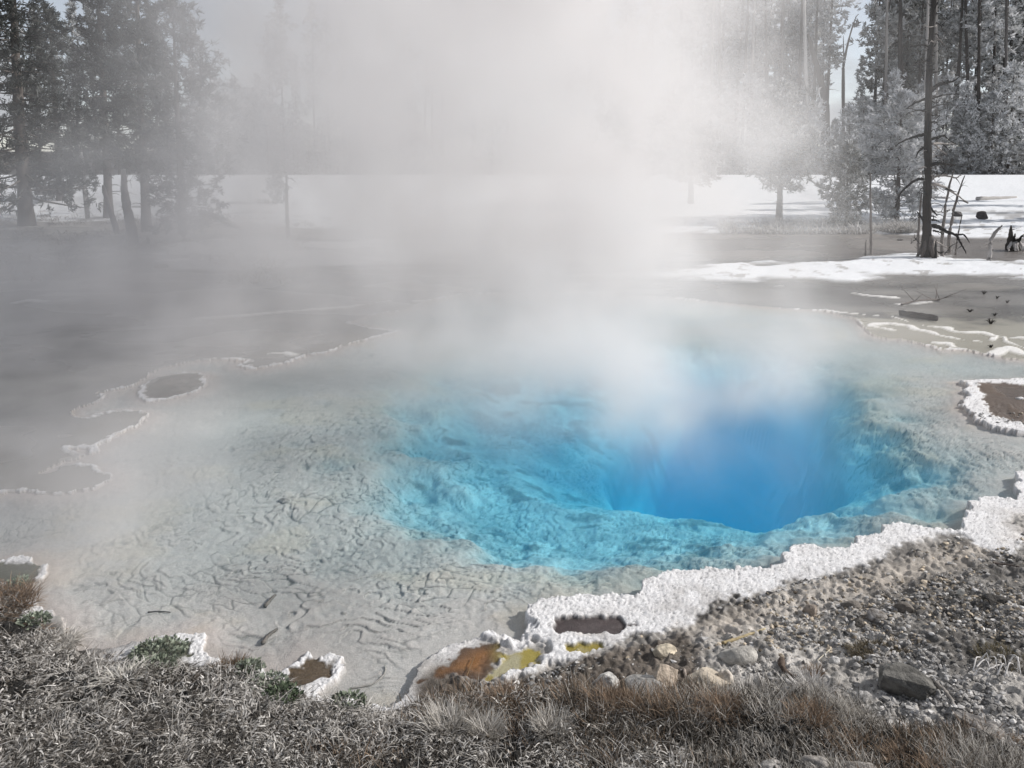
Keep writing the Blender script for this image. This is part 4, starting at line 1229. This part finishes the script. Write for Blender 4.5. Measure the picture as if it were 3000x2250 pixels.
# ------------------------------------------------------------------ sticks and roots in the foreground
def stick(name, label, pts, rad, col, cat='stick', lift=0.5, group=None, tip=None, flat=1.0):
    W = [G(*p) for p in pts]
    o0 = W[0].copy()
    W = [w - o0 + Vector((0, 0, rad * lift * 2)) for w in W]
    cp = curve_pts(W, 8, rad * .08, int(pts[0][0]))
    g = Geo()
    g.tube(cp, np.linspace(rad, rad * .55, len(cp)), col, 7, .3, int(pts[0][0]), tip)
    o = g.build(name, M_WOOD)
    o.location = o0
    return tag(o, label, cat, group)
q8 = lambda x, y: (1474.7 + x / 3, 1105.9 + y / 3)
q7 = lambda x, y: (737.3 + x / 3, 1105.9 + y / 3)
stick('stick', 'thin straight yellowish stick lying on the gravel below the tan crust', [q8(258, 862), q8(400, 815), q8(532, 768)], .011, (.36, .29, .17), tip=(.42, .36, .24))
stick('stick', 'curved grey branch bending from the big dark block down to the plank', [q8(1612, 1098), q8(1690, 1170), q8(1745, 1240), q8(1760, 1310), q8(1732, 1392)], .013, (.24, .22, .20), tip=(.34, .32, .30))
stick('stick', 'curved bare stick hooked round the left end of the large tan boulder', [q8(5, 1028), q8(25, 1090), q8(70, 1150), q8(122, 1232)], .011, (.30, .26, .23))
stick('bark_piece', 'curled dark piece of bark standing in the gravel right of the lumpy grey chunk', [q8(640, 975), q8(648, 1030), q8(690, 1075), q8(735, 1088)], .018, (.11, .085, .07), cat='bark')
stick('stick', 'thin twig lying near the right edge below the white crust', [q8(2010, 338), q8(2100, 348), q8(2180, 362)], .008, (.12, .10, .09))
stick('stick', 'thin straw coloured twig leaning above the white oval pebble', [q8(870, 970), q8(915, 930), q8(960, 890)], .004, (.5, .46, .38))
stick('stick', 'thin pale reed lying on the dark mud beside the white crust', [q7(1560, 1035), q7(1630, 1015), q7(1690, 995)], .005, (.5, .47, .42))
stick('stick', 'submerged twig on the pool floor left of the orange mat', [q7(60, 1150), q7(200, 1120), q7(275, 1060), q7(285, 1000)], .006, (.30, .28, .26))
stick('stick', 'thin dark twig standing up before the orange mat', [q7(790, 1220), q7(815, 1080), q7(862, 955)], .004, (.18, .12, .07), lift=2)
q6 = lambda x, y: (x / 3, 1105.9 + y / 3)
stick('stick', 'dark submerged stick on the cracked pool floor above the brown pool', [q6(1705, 865), q6(1740, 815), q6(1800, 770)], .014, (.12, .11, .10))
stick('stick', 'dark submerged stick higher up on the cracked pool floor', [q6(1720, 625), q6(1745, 590), q6(1785, 550)], .014, (.12, .11, .10))
stick('stick', 'short dark twig lying flat on the pool floor at lower left', [q6(960, 655), q6(1030, 650), q6(1105, 655)], .006, (.10, .09, .085))
def plank():
    a, b = G(*q8(1770, 1345)), G(*q8(2065, 1470))
    mid = (a + b) / 2
    L = (b - a).length
    bm = bmesh.new()
    bmesh.ops.create_cube(bm, size=1.0)
    bmesh.ops.subdivide_edges(bm, edges=bm.edges[:], cuts=9, use_grid_fill=True)
    V = np.array([q.co[:] for q in bm.verts])
    Fs = np.array([[l.index for l in f.verts] for f in bm.faces])
    bm.free()
    w = .55 + .9 * np.clip(V[:, 0] + .5, 0, 1)
    w = np.where(V[:, 0] > .3, w * (1 - (V[:, 0] - .3) * 1.8), w)
    nz = fbm(V[:, 0] * 6 + V[:, 2] * 3, V[:, 1] * 5 + V[:, 2] * 2, 77, 4) - .5
    V = np.stack([V[:, 0] * L, V[:, 1] * .075 * w + nz * .015, V[:, 2] * .04 * w + nz * .02], 1)
    g = Geo()
    g.add(V, Fs, np.array((.33, .31, .29))[None] * (.7 + .9 * np.clip(nz + .4, 0, 1))[:, None])
    o = g.build('wood_slab', M_WOOD, smooth=False)
    o.location = mid + Vector((0, 0, .02))
    o.rotation_euler = (R(8), 0, math.atan2(b.y - a.y, b.x - a.x))
    tag(o, 'flat weathered slab of wood lying on the gravel at lower right below the curved branch', 'wood')
plank()
def root_tangle():
    base = G(*q8(2040, 1040))
    g = Geo()
    rng = random.Random(3)
    segs = [((1880, 1050), (1930, 960)), ((1935, 955), (1990, 1040)), ((1900, 1040), (2000, 970)), ((1990, 960), (2040, 1040)), ((2045, 950), (2100, 1060)), ((2060, 1000), (2110, 1090)), ((2000, 1045), (2080, 1010)), ((2130, 950), (2190, 1090)),
            ((2085, 1085), (2140, 1020)), ((1950, 1060), (2030, 1030)), ((2110, 1000), (2160, 960)), ((1885, 1075), (1960, 1055)), ((2040, 1080), (2090, 1040)), ((1930, 985), (1985, 1000)), ((2150, 985), (2170, 1060))]
    for i, (a, b) in enumerate(segs):
        pa, pb = G(*q8(*a)) - base, G(*q8(*b)) - base
        m = (pa + pb) / 2 + Vector((rng.uniform(-.01, .01), 0, rng.uniform(.03, .07)))
        pa.z += rng.uniform(0, .03)
        pb.z += rng.uniform(0, .03)
        g.tube(curve_pts([pa, m, pb], 4, .001, i), np.linspace(.0045, .0022, 9), (.62, .60, .585), 5, .2, i)
    o = g.build('root_tangle', M_WOOD)
    o.location = base
    tag(o, 'tangle of bleached white roots on the gravel at the right edge', 'roots')
root_tangle()

# ------------------------------------------------------------------ dry grass
def blades(P0, h, w, lean_dir, lean, curl, col, rng):
    """ribbons of four pairs of points"""
    n = len(P0)
    ts = np.array([0, .35, .7, 1.0])
    wd = np.array([1, .9, .6, .12])
    dirx = np.stack([np.cos(lean_dir), np.sin(lean_dir)], 1)
    sa = lean_dir + math.pi / 2 + rng.normal(0, .5, n)
    side = np.stack([np.cos(sa), np.sin(sa), rng.normal(0, .25, n)], 1)
    V = np.zeros((n, 8, 3))
    for i, (t, ww) in enumerate(zip(ts, wd)):
        ang = lean + curl * t
        if i == 0:
            q = P0.copy()
        else:
            dt = t - ts[i - 1]
            q = q + np.stack([dirx[:, 0] * np.sin(ang), dirx[:, 1] * np.sin(ang), np.cos(ang)], 1) * (h * dt)[:, None]
        V[:, 2 * i] = q - side * (w * ww * .5)[:, None]
        V[:, 2 * i + 1] = q + side * (w * ww * .5)[:, None]
    k = np.arange(n)[:, None] * 8
    Fs = np.concatenate([k + np.array([0, 1, 3, 2]), k + np.array([2, 3, 5, 4]), k + np.array([4, 5, 7, 6])])
    g = (0.55 + .45 * ts)[None, :, None]
    C = np.repeat((col[:, None, :] * (1 + 0 * g)), 2, axis=1)
    return V.reshape(-1, 3), Fs, C.reshape(-1, 3)

def zcol(n, rng, a, b, jitter=.25):
    t = rng.random((n, 1))
    c = np.array(a)[None] * (1 - t) + np.array(b)[None] * t
    return c * (1 - jitter + 2 * jitter * rng.random((n, 1)))

def build_grass():
    rng = np.random.default_rng(42)
    N = 640000
    y = 2.85 + (5.9 - 2.85) * rng.random(N) ** 2.1
    x = (rng.random(N) * 2 - 1) * (y * .72 + 1.1)
    d = poly_sd(GRASS, x, y, 1.2) + (fbm(x * 3, y * 3, 201, 3) - .5) * .16
    ok = d > -.01
    water = poly_sd(POOL, x, y, 1.0)
    ok &= water < -.05
    for pl in (OLIVE1, OLIVE2, BROWNPOOL):
        ok &= poly_sd(pl, x, y, .4) < -.032
    clump = fbm(x * 3.6, y * 3.6, 202, 4)
    dens = sm(.30, .58, clump)
    left = sm(.1, -.9, x + (fbm(x * 1.2, y * 1.2, 204, 3) - .5) * 1.2)
    ok &= rng.random(N) < np.where(left > .5, .75 + .25 * dens, .26 + .40 * dens)
    x, y, d, clump, left = x[ok], y[ok], d[ok], clump[ok], left[ok]
    n = len(x)
    z = ground(x, y, want_color=False, fine=False)
    P0 = np.stack([x, y, z - .01], 1)
    tall = sm(.42, .68, fbm(x * 2.4 + 4, y * 2.4, 205, 3))
    brown = .8 * sm(.46, .66, fbm(x * 1.8 + 9, y * 1.8, 206, 3) + .13 * (1 - left) * sm(.40, .05, d))
    isleft = rng.random(n) < left
    h = np.where(isleft, .035 + .06 * rng.random(n) + .05 * (rng.random(n) < .08), (.04 + .09 * rng.random(n)) * (.6 + .8 * tall))
    w = np.where(isleft, .004 + .0065 * rng.random(n), .002 + .003 * rng.random(n))
    fld = fbm(x * 3.2, y * 3.2, 207, 3) * 18
    ld = np.where(isleft, fld + rng.normal(0, .9, n), rng.random(n) * 6.28)
    lean = np.where(isleft, .75 + .5 * rng.random(n), .12 + .45 * rng.random(n))
    curl = np.where(isleft, .5 + 1.1 * rng.random(n), .2 + .9 * rng.random(n))
    cl = zcol(n, rng, (.30, .275, .25), (.72, .69, .66))
    cd = zcol(n, rng, (.045, .038, .03), (.14, .12, .10))
    dark = rng.random(n) < .28 + .55 * (1 - sm(.42, .56, fbm(x * 9, y * 9, 209, 3)))
    cl = np.where(dark[:, None], cd, cl)
    cb = zcol(n, rng, (.13, .092, .064), (.36, .27, .195))
    cs = zcol(n, rng, (.26, .24, .21), (.64, .61, .57))
    c2 = np.where((rng.random(n) < brown)[:, None], cb, cs)
    c2 = np.where((rng.random(n) < .15 + .5 * (1 - sm(.40, .56, fbm(x * 6, y * 6, 210, 3))))[:, None], cd, c2)
    leftbrown = sm(-1.9, -2.2, x) * sm(4.25, 4.5, y)
    cl = np.where((rng.random(n) < leftbrown * .85)[:, None], zcol(n, rng, (.10, .068, .045), (.30, .225, .165)), cl)
    col = np.where(isleft[:, None], cl, c2)
    V, Fs, C = blades(P0, h, w, ld, lean, curl, col, rng)
    g = Geo()
    g.add(V, Fs, C)
    # matted, broken, frosted leaves lying over one another
    N = 420000
    y = 2.9 + (5.6 - 2.9) * rng.random(N) ** 2.0
    x = -(y * .72 + 1.0) + rng.random(N) * (y * .72 + 1.8)
    k = (poly_sd(GRASS, x, y, 1.0) + (fbm(x * 3, y * 3, 201, 3) - .5) * .16 > .03) & (poly_sd(POOL, x, y, 1.0) < -.075)
    for pl in (OLIVE1, OLIVE2, BROWNPOOL):
        k &= poly_sd(pl, x, y, .4) < -.03
    k &= rng.random(N) < np.where(x > -.1, .45, 1.0)
    k &= rng.random(N) < .25 + .75 * sm(.36, .52, fbm(x * 7, y * 7, 211, 4))
    x, y = x[k], y[k]
    n = len(x)
    hump = .05 * sm(.35, .7, fbm(x * 5, y * 5, 212, 3))
    z = ground(x, y, want_color=False, fine=False) + rng.random(n) ** 1.5 * (.018 + hump)
    fl = fbm(x * 4.2, y * 4.2, 213, 3) * 20
    t = rng.random(n) + .45 * (fbm(x * 5, y * 5, 214, 3) - .5) + .75 * (fbm(x * 1.6, y * 1.6, 215, 3) - .5)
    col = np.where((t < .40)[:, None], zcol(n, rng, (.03, .027, .024), (.11, .098, .085)), np.where((t < .70)[:, None], zcol(n, rng, (.20, .185, .165), (.42, .395, .365)), zcol(n, rng, (.43, .41, .385), (.76, .735, .70))))
    stem = rng.random(n) < .10
    V, Fs, C = blades(np.stack([x, y, z], 1), np.where(stem, .07 + .10 * rng.random(n), .016 + .034 * rng.random(n) ** 1.5), np.where(stem, .0016 + .0014 * rng.random(n), .003 + .006 * rng.random(n) ** 1.4), fl + rng.normal(0, 1.0, n), .55 + .95 * rng.random(n), .3 + 1.3 * rng.random(n), col, rng)
    g.add(V, Fs, C)
    o = g.build('dry_grass', M_GRASS)
    tag(o, 'dry matted grass, frosted pale at left and brown at right, along the near bank', 'grass', kind='stuff')
build_grass()

def tuft(name, label, u, v, n, hgt, spread, ca, cb_, width=.003, lean=(.1, .8), cat='grass tuft', seed=0, group=None, down=0.0):
    p = G(u, v)
    rng = np.random.default_rng(seed + 900)
    a = rng.random(n) * 6.28
    r = spread * np.sqrt(rng.random(n)) * (.55 + .75 * fbm(np.cos(a) * 1.7 + seed, np.sin(a) * 1.7, seed + 60, 2))
    P0 = np.stack([r * np.cos(a) * 1.25, r * np.sin(a), np.full(n, -.005)], 1)
    h = hgt * (.35 + .75 * rng.random(n)) * (.6 + .7 * fbm(P0[:, 0] * 40, P0[:, 1] * 40, seed + 61, 2))
    ld = a + rng.normal(0, 1.1, n)
    V, Fs, C = blades(P0, h, width * (.7 + .6 * rng.random(n)), ld, lean[0] + (lean[1] - lean[0]) * (r / spread) * rng.random(n) + .12 * rng.random(n), .3 + .9 * rng.random(n) + down, zcol(n, rng, ca, cb_), rng)
    g = Geo()
    g.add(V, Fs, C)
    o = g.build(name, M_GRASS)
    o.location = p
    return tag(o, label, cat, group)
BROWN = ((.12, .085, .06), (.38, .28, .20))
STRAW = ((.27, .245, .21), (.74, .71, .67))
tuft('grass_tuft', 'low dark moss like mound of dead grass on the gravel above the big dark block', 1898, 1416, 1600, .05, .155, (.05, .042, .03), (.20, .165, .11), .004, (.3, 1.1), seed=1)
tuft('grass_tuft', 'small reddish brown grass tuft on the gravel above the pale frosted clump', 1758, 1458, 240, .085, .035, *BROWN, .0025, seed=2)
tuft('grass_tuft', 'pale frosted upright grass clump on the gravel left of the small grey stone', 1752, 1502, 420, .12, .055, (.42, .40, .38), (.70, .68, .67), .006, (.05, .5), seed=3)
tuft('grass_tuft', 'dark olive grass tuft behind the bleached root tangle', 2165, 1420, 500, .07, .12, (.06, .05, .03), (.20, .17, .10), .003, (.2, 1.0), seed=4)
tuft('grass_tuft', 'tall pale straw tuft at the bottom centre, brightest of the bank', 965, 1580, 900, .15, .085, *STRAW, .004, (.02, .45), seed=5)
tuft('grass_tuft', 'slim pale straw tuft right of the brightest one', 1050, 1590, 500, .14, .05, *STRAW, .0035, (.02, .4), seed=6)
tuft('grass_tuft', 'straight straw tuft below the whitish broken rock', 1190, 1585, 600, .14, .065, *STRAW, .0035, (.02, .4), seed=7)
tuft('grass_tuft', 'brown grass tuft at the mud edge below the yellow pool', 1090, 1520, 500, .13, .07, *BROWN, .0028, (.05, .6), seed=8)
tuft('grass_tuft', 'wide brown grass tuft below the long flat slab', 1330, 1540, 800, .14, .11, *BROWN, .0028, (.05, .7), seed=9)
tuft('grass_tuft', 'brown grass tuft below the large tan boulder', 1560, 1545, 700, .13, .10, *BROWN, .0028, (.05, .7), seed=10)
tuft('grass_tuft', 'reddish grass tuft between the pale frosted clump and the bottom rocks', 1745, 1560, 600, .12, .08, *BROWN, .0028, (.05, .7), seed=11)
tuft('grass_tuft', 'small brown tuft on the gravel below the big dark block', 1950, 1640, 260, .07, .06, *BROWN, .0025, (.1, .8), seed=12)
tuft('grass_tuft', 'wide brown tuft at the bottom right under the wood slab', 2060, 1690, 600, .10, .12, *BROWN, .0028, (.05, .8), seed=13)
tuft('grass_tuft', 'drooping pale grass mop beside the flat grey plate at lower left', 262, 1475, 900, .17, .075, (.42, .40, .36), (.72, .69, .64), .005, (.5, 1.1), seed=14, down=.7)
tuft('grass_tuft', 'rusty brown grass clump at the left edge by the small green pool', 20, 1300, 900, .15, .16, (.12, .08, .05), (.36, .26, .18), .004, (.2, 1.0), seed=15)
tuft('grass_tuft', 'straw coloured clump hanging over the water at lower left', 120, 1395, 800, .15, .11, *STRAW, .0045, (.3, 1.1), seed=16, down=.5)
tuft('grass_tuft', 'dark brown reed clump between the green plants at lower left', 500, 1445, 500, .09, .07, (.06, .045, .03), (.2, .14, .09), .003, (.2, 1.0), seed=17)
# frosted grass along the foot of the far snow bank
def frost_grass():
    rng = np.random.default_rng(77)
    n = 9000
    u_ = np.concatenate([rng.uniform(1560, 1990, int(n * .75)), rng.uniform(1930, 1990, n - int(n * .75))])
    yy = rng.uniform(27.4, 30.5, n)
    x = (u_ - CU) / F * yy
    k = fbm(x * 1.2, yy * .8, 301, 3)
    ok = k > .48
    x, yy = x[ok], yy[ok]
    z = ground(x, yy, want_color=False, fine=False)
    n = len(x)
    V, Fs, C = blades(np.stack([x, yy, z], 1), .22 + .35 * rng.random(n), .018 + .012 * rng.random(n), rng.random(n) * 6.28, .1 + .3 * rng.random(n), .5 + 1.4 * rng.random(n), zcol(n, rng, (.35, .33, .31), (.75, .74, .73)), rng)
    g = Geo()
    g.add(V, Fs, C)
    o = g.build('frosted_grass', M_GRASS)
    tag(o, 'frosted tall grass at the foot of the far snow bank', 'grass', kind='stuff')
    # rough dark growth on the left bank
    n = 9000
    yy = rng.uniform(17, 31, n)
    x = rng.uniform(-.70, -.26, n) * yy
    k = fbm(x * .8, yy * .6, 303, 3) + .12 * sm(-9, -13, x)
    ok = k > .56
    x, yy = x[ok], yy[ok]
    z = ground(x, yy, want_color=False, fine=False)
    n = len(x)
    V, Fs, C = blades(np.stack([x, yy, z], 1), .12 + .25 * rng.random(n), .014 + .012 * rng.random(n), rng.random(n) * 6.28, .2 + .6 * rng.random(n), .5 + 1.4 * rng.random(n), zcol(n, rng, (.06, .05, .045), (.36, .33, .30)), rng)
    g = Geo()
    g.add(V, Fs, C)
    o = g.build('bank_grass', M_GRASS)
    tag(o, 'rough brown grass on the misty left bank', 'grass', kind='stuff')
frost_grass()

# ------------------------------------------------------------------ small green plants at the lower left shore
def plant(label, u, v, n, spread, ca, cb_, seed, size=.021):
    p = G(u, v)
    rng = np.random.default_rng(seed)
    a = rng.random(n) * 6.28
    r = spread * np.sqrt(rng.random(n))
    base = np.stack([r * np.cos(a) * 1.3, r * np.sin(a), np.maximum(.012, .022 + .055 * rng.random(n) * (1 - r / spread * .6))], 1)
    g = Geo()
    d = np.stack([np.cos(a), np.sin(a), .5 + rng.random(n)], 1) + rng.normal(0, .6, (n, 3))
    d /= np.linalg.norm(d, axis=1)[:, None]
    s = np.cross(d, rng.normal(0, 1, (n, 3)))
    s /= np.linalg.norm(s, axis=1)[:, None]
    up = np.cross(s, d)
    L = (size * (.6 + .8 * rng.random(n)))[:, None]
    pts = [base, base + d * L * .45 + s * L * .38 + up * L * .1, base + d * L * .5 - up * L * .05, base + d * L * .45 - s * L * .38 + up * L * .1, base + d * L - up * L * .12]
    V = np.stack(pts, 1).reshape(-1, 3)
    k = np.arange(n)[:, None] * 5
    Fs = np.concatenate([k + np.array([0, 1, 2, 2]), k + np.array([0, 2, 3, 3]), k + np.array([1, 4, 2, 2]), k + np.array([2, 4, 3, 3])])
    g.add(V, Fs, np.repeat(zcol(n, rng, ca, cb_), 5, 0))
    o = g.build('leafy_plant', M_LEAF)
    o.location = p
    tag(o, label, 'plant')
GA, GB = (.10, .118, .085), (.36, .40, .32)
plant('mat of pale green leaves growing out over the dark green pool at lower left', 345, 1418, 420, .12, GA, GB, 1)
plant('second lower mat of green leaves on the bank below the dark green pool', 330, 1455, 300, .10, GA, GB, 2)
plant('small bright green rosette among the brown reeds left of the brown pool', 540, 1455, 260, .06, GA, GB, 3)
plant('upright green plant below the bright rosette, beside the brown pool', 578, 1490, 380, .085, GA, GB, 4)
plant('dark green plant with a black hollow beneath the brown pool', 612, 1512, 260, .075, (.05, .07, .04), (.20, .25, .16), 5)
plant('small green patch on the rusty left bank', 75, 1352, 240, .07, GA, GB, 6)
plant('pale green sprig at the tip of the small left green pool', 42, 1268, 120, .05, (.2, .25, .18), (.42, .48, .38), 7)
plant('grey green plant at the water edge below the open white floor', 752, 1530, 260, .07, GA, (.28, .32, .24), 8)

# ------------------------------------------------------------------ loose stones of the gravel bank
def build_gravel():
    rng = np.random.default_rng(64)
    bm = bmesh.new()
    bmesh.ops.create_icosphere(bm, subdivisions=1, radius=1.0)
    V0 = np.array([v.co[:] for v in bm.verts])
    F0 = np.array([[l.index for l in f.verts] + [f.verts[2].index] for f in bm.faces])
    bm.free()
    N = 200000
    y = 2.9 + 7.5 * rng.random(N) ** 1.7
    x = -.2 + rng.random(N) * (y * .72 + 1.2)
    ok = (poly_sd(POOL, x, y, 1.0) < -.05) & (poly_sd(GRASS, x, y, .6) < .06) & (poly_sd(WHITE, x, y, .6) < -.03) & (poly_sd(WHITE2, x, y, .6) < -.03) & (y < 8.5)
    for pl in (DARKPOOL, ORANGE, YELLOW, YELLOW2):
        ok &= poly_sd(pl, x, y, .3) < -.02
    cl = fbm(x * 2.2, y * 2.2, 401, 4)
    ok &= rng.random(N) < .06 + .94 * sm(.44, .62, cl)
    ok &= rng.random(N) < np.where(poly_sd(TAN, x, y, .3) > 0, .25, 1)
    x, y, cl = x[ok][:26000], y[ok][:26000], cl[ok][:26000]
    n = len(x)
    z = ground(x, y, want_color=False, fine=True)
    s = .0024 + .011 * rng.random(n) ** 4.5
    V = np.repeat(V0[None], n, 0)
    V = V * (1 + rng.normal(0, .34, (n, len(V0), 1)))
    sc = s[:, None] * (.7 + .7 * rng.random((n, 3))) * np.array([1.25, 1.1, .75])
    V = V * sc[:, None, :]
    a = rng.random(n) * 6.28
    ca, sa = np.cos(a)[:, None], np.sin(a)[:, None]
    Vx = V[:, :, 0] * ca - V[:, :, 1] * sa
    Vy = V[:, :, 0] * sa + V[:, :, 1] * ca
    V = np.stack([Vx + x[:, None], Vy + y[:, None], V[:, :, 2] + (z + s * .3)[:, None]], 2)
    Fs = (np.arange(n)[:, None, None] * len(V0) + F0[None]).reshape(-1, 4)
    c = zcol(n, rng, (.09, .085, .08), (.58, .565, .55), .35)
    warm = (y > 4.2) & (rng.random(n) < .35)
    c = np.where(warm[:, None], c * np.array([1.05, .92, .74]), c)
    g = Geo()
    g.add(V.reshape(-1, 3), Fs, np.repeat(c, len(V0), 0))
    o = g.build('gravel', M_STONE, smooth=False)
    tag(o, 'loose grey gravel scattered over the right bank', 'gravel', kind='stuff')
build_gravel()

# small dark twiggy plants standing in the shallow right flats
for i, (x_, y_, n_, h_, lab) in enumerate(((1905, 470, 14, .16, 'little arched black twig plant on the flats right of the dark wet log'), (1940, 395, 8, .10, 'tiny black sprig above the arched twig plant'), (1710, 360, 9, .10, 'tiny dark twig on the pale mineral tongue'),
                                           (1840, 195, 9, .12, 'upper left black sprig on the wet flat'), (1960, 235, 9, .10, 'black sprig right of the upper left one'), (2055, 275, 7, .08, 'low dark sprig near the picture edge on the wet flat'),
                                           (1905, 690, 12, .08, 'dark lump of twigs ringed by white crust'))):
    h_ *= .62
    p = G(1695.9 + x_ * .23333, 589.9 + y_ * .23333)
    g = Geo()
    rr_ = random.Random(i)
    for k in range(n_):
        a = rr_.uniform(0, 6.28)
        e = Vector((math.cos(a) * h_ * rr_.uniform(.4, 1.2), math.sin(a) * h_ * .7, h_ * rr_.uniform(.3, 1)))
        g.tube([Vector((0, 0, -.01)), e * .6 + Vector((0, 0, h_ * .3)), e], [.007, .0055, .003], (.03, .027, .025), 4, .1, k)
    o = g.build('twig_plant', M_WOOD)
    o.location = p
    tag(o, lab, 'twig plant')
# ------------------------------------------------------------------ steam: a cloud with real density in space
# (centre x, y, z, half sizes x, y, z, extinction per metre)
STEAM_BLOBS = [
    # the column rising from the middle of the pool, deep along the view, drifting back and left
    (1.3, 14.0, 0.4, 2.1, 4.6, 2.8, 0.32),
    (0.9, 15.5, 5.0, 2.6, 6.0, 4.5, 0.25),
    (2.0, 17.0, 8.0, 2.6, 5.0, 3.0, 0.16),
    (-1.8, 17.0, 4.5, 3.0, 7.0, 5.0, 0.25),
    (-4.8, 19.0, 6.5, 3.0, 6.5, 4.0, 0.13),
    (1.8, 20.0, 0.6, 2.2, 4.5, 1.8, 0.20),
    (-2.0, 20.0, 0.6, 3.6, 5.0, 1.8, 0.11),
    (3.9, 18.0, 3.5, 2.6, 5.0, 4.0, 0.05),
    # low sheet over the blue water
    (1.4, 11.6, 0.0, 3.4, 1.5, 0.9, 0.32),
    (0.0, 9.6, 0.0, 2.0, 1.2, 0.5, 0.22),
    (1.2, 9.4, 0.25, 1.0, 1.3, 0.6, 0.36),
    (1.5, 8.2, 0.12, 0.5, 0.6, 0.40, 1.2),
    (3.0, 9.3, 0.20, 0.6, 0.7, 0.50, 1.1),
    (2.5, 8.5, 0.10, 0.5, 0.5, 0.35, 0.9),
    (1.3, 10.0, 0.1, 2.6, 1.0, 0.6, 0.17),
    # left side, drifting veil
    (-9.0, 19.0, 0.8, 7.0, 6.0, 2.7, 0.088),
    (-6.5, 12.5, 0.1, 4.5, 4.0, 1.3, 0.24),
    (-3.6, 7.0, 0.0, 1.4, 1.3, 0.6, 0.30),
    (-3.5, 5.9, 0.0, 0.8, 0.9, 0.4, 0.30),
    # right side, thin veil before the trees
    (5.5, 29.0, 4.0, 2.8, 3.0, 3.4, 0.12),
    (11.0, 31.0, 0.8, 5.0, 3.0, 2.2, 0.045),
]
def build_steam():
    vd = bpy.data.volumes.new('steam')
    o = bpy.data.objects.new('steam', vd)
    COL.objects.link(o)
    m, nt, out = mat_new('steam')
    pv = nd(nt, 'ShaderNodeVolumePrincipled')
    pv.inputs['Color'].default_value = (0.972, 0.955, 0.955, 1)
    pv.inputs['Density'].default_value = 1.0
    pv.inputs['Density Attribute'].default_value = 'density'
    pv.inputs['Anisotropy'].default_value = 0.0
    nt.links.new(pv.outputs[0], out.inputs['Volume'])
    vd.materials.append(m)
    ng = bpy.data.node_groups.new('steam', 'GeometryNodeTree')
    ng.interface.new_socket('Geometry', in_out='INPUT', socket_type='NodeSocketGeometry')
    ng.interface.new_socket('Geometry', in_out='OUTPUT', socket_type='NodeSocketGeometry')
    go = ng.nodes.new('NodeGroupOutput')
    L = ng.links.new

    def math_(op, a, b=None, clamp=False):
        n = ng.nodes.new('ShaderNodeMath')
        n.operation = op
        n.use_clamp = clamp
        for i, s in enumerate((a, b)):
            if s is None: continue
            if isinstance(s, (int, float)): n.inputs[i].default_value = s
            else: L(s, n.inputs[i])
        return n.outputs[0]

    def vmath(op, a, b=None, c=None):
        n = ng.nodes.new('ShaderNodeVectorMath')
        n.operation = op
        for i, s in enumerate((a, b, c)):
            if s is None: continue
            if isinstance(s, tuple): n.inputs[i].default_value = s
            else: L(s, n.inputs[i])
        return n.outputs['Value'] if op in ('LENGTH', 'DOT_PRODUCT') else n.outputs['Vector']

    def noise(vec, scale, detail, rough=.5, col=False):
        n = ng.nodes.new('ShaderNodeTexNoise')
        n.inputs['Scale'].default_value = scale
        n.inputs['Detail'].default_value = detail
        n.inputs['Roughness'].default_value = rough
        L(vec, n.inputs['Vector'])
        return n.outputs[1 if col else 0]

    def maprange(v, a, b, c, d):
        n = ng.nodes.new('ShaderNodeMapRange')
        n.interpolation_type = 'SMOOTHSTEP'
        for i, s in zip((1, 2, 3, 4), (a, b, c, d)): n.inputs[i].default_value = s
        L(v, n.inputs[0])
        return n.outputs[0]

    pos = ng.nodes.new('GeometryNodeInputPosition').outputs[0]
    wv = noise(pos, .42, 2, .5, True)
    wv = vmath('SUBTRACT', wv, (.5, .5, .5))
    wv = vmath('MULTIPLY', wv, (3.0, 3.0, 2.2))
    wpos = vmath('ADD', pos, wv)
    total = None
    for (x, y, z, sx, sy, sz, a) in STEAM_BLOBS:
        d = vmath('SUBTRACT', wpos if sz > .95 else vmath('ADD', pos, vmath('MULTIPLY', wv, (.35, .35, .25))), (x, y, z))
        d = vmath('DIVIDE', d, (sx, sy, sz))
        r2 = vmath('DOT_PRODUCT', d, d)
        e = math_('MULTIPLY', math_('EXPONENT', math_('MULTIPLY', r2, -1.0)), a)
        total = e if total is None else math_('ADD', total, e)
    wisp = noise(vmath('ADD', pos, vmath('MULTIPLY', wv, (.5, .5, .5))), .62, 5, .55)
    wisp = maprange(wisp, .36, .64, .10, 2.0)
    big = noise(vmath('ADD', pos, vmath('MULTIPLY', wv, (.4, .4, .4))), .19, 2, .5)
    big = maprange(big, .36, .64, .40, 1.6)
    fine = maprange(noise(vmath('ADD', pos, vmath('MULTIPLY', wv, (.7, .7, .7))), 1.5, 4, .6), .34, .66, .40, 1.6)
    total = math_('MULTIPLY', math_('MULTIPLY', math_('MULTIPLY', total, wisp), big), fine)
    total = math_('MAXIMUM', math_('SUBTRACT', total, .014), 0.0)
    vc = ng.nodes.new('GeometryNodeVolumeCube')
    lo, hi = (-24, 3.6, 0.02), (20, 34, 16)
    vc.inputs['Min'].default_value = lo
    vc.inputs['Max'].default_value = hi
    for k, res in zip(('X', 'Y', 'Z'), STEAM_RES):
        vc.inputs['Resolution ' + k].default_value = res
    L(total, vc.inputs['Density'])
    sm_ = ng.nodes.new('GeometryNodeSetMaterial')
    sm_.inputs['Material'].default_value = m
    L(vc.outputs[0], sm_.inputs[0])
    L(sm_.outputs[0], go.inputs[0])
    mod = o.modifiers.new('steam', 'NODES')
    mod.node_group = ng
    tag(o, 'white steam rising off the hot spring and drifting left', None, kind='stuff')
STEAM_RES = (270, 200, 110)
build_steam()
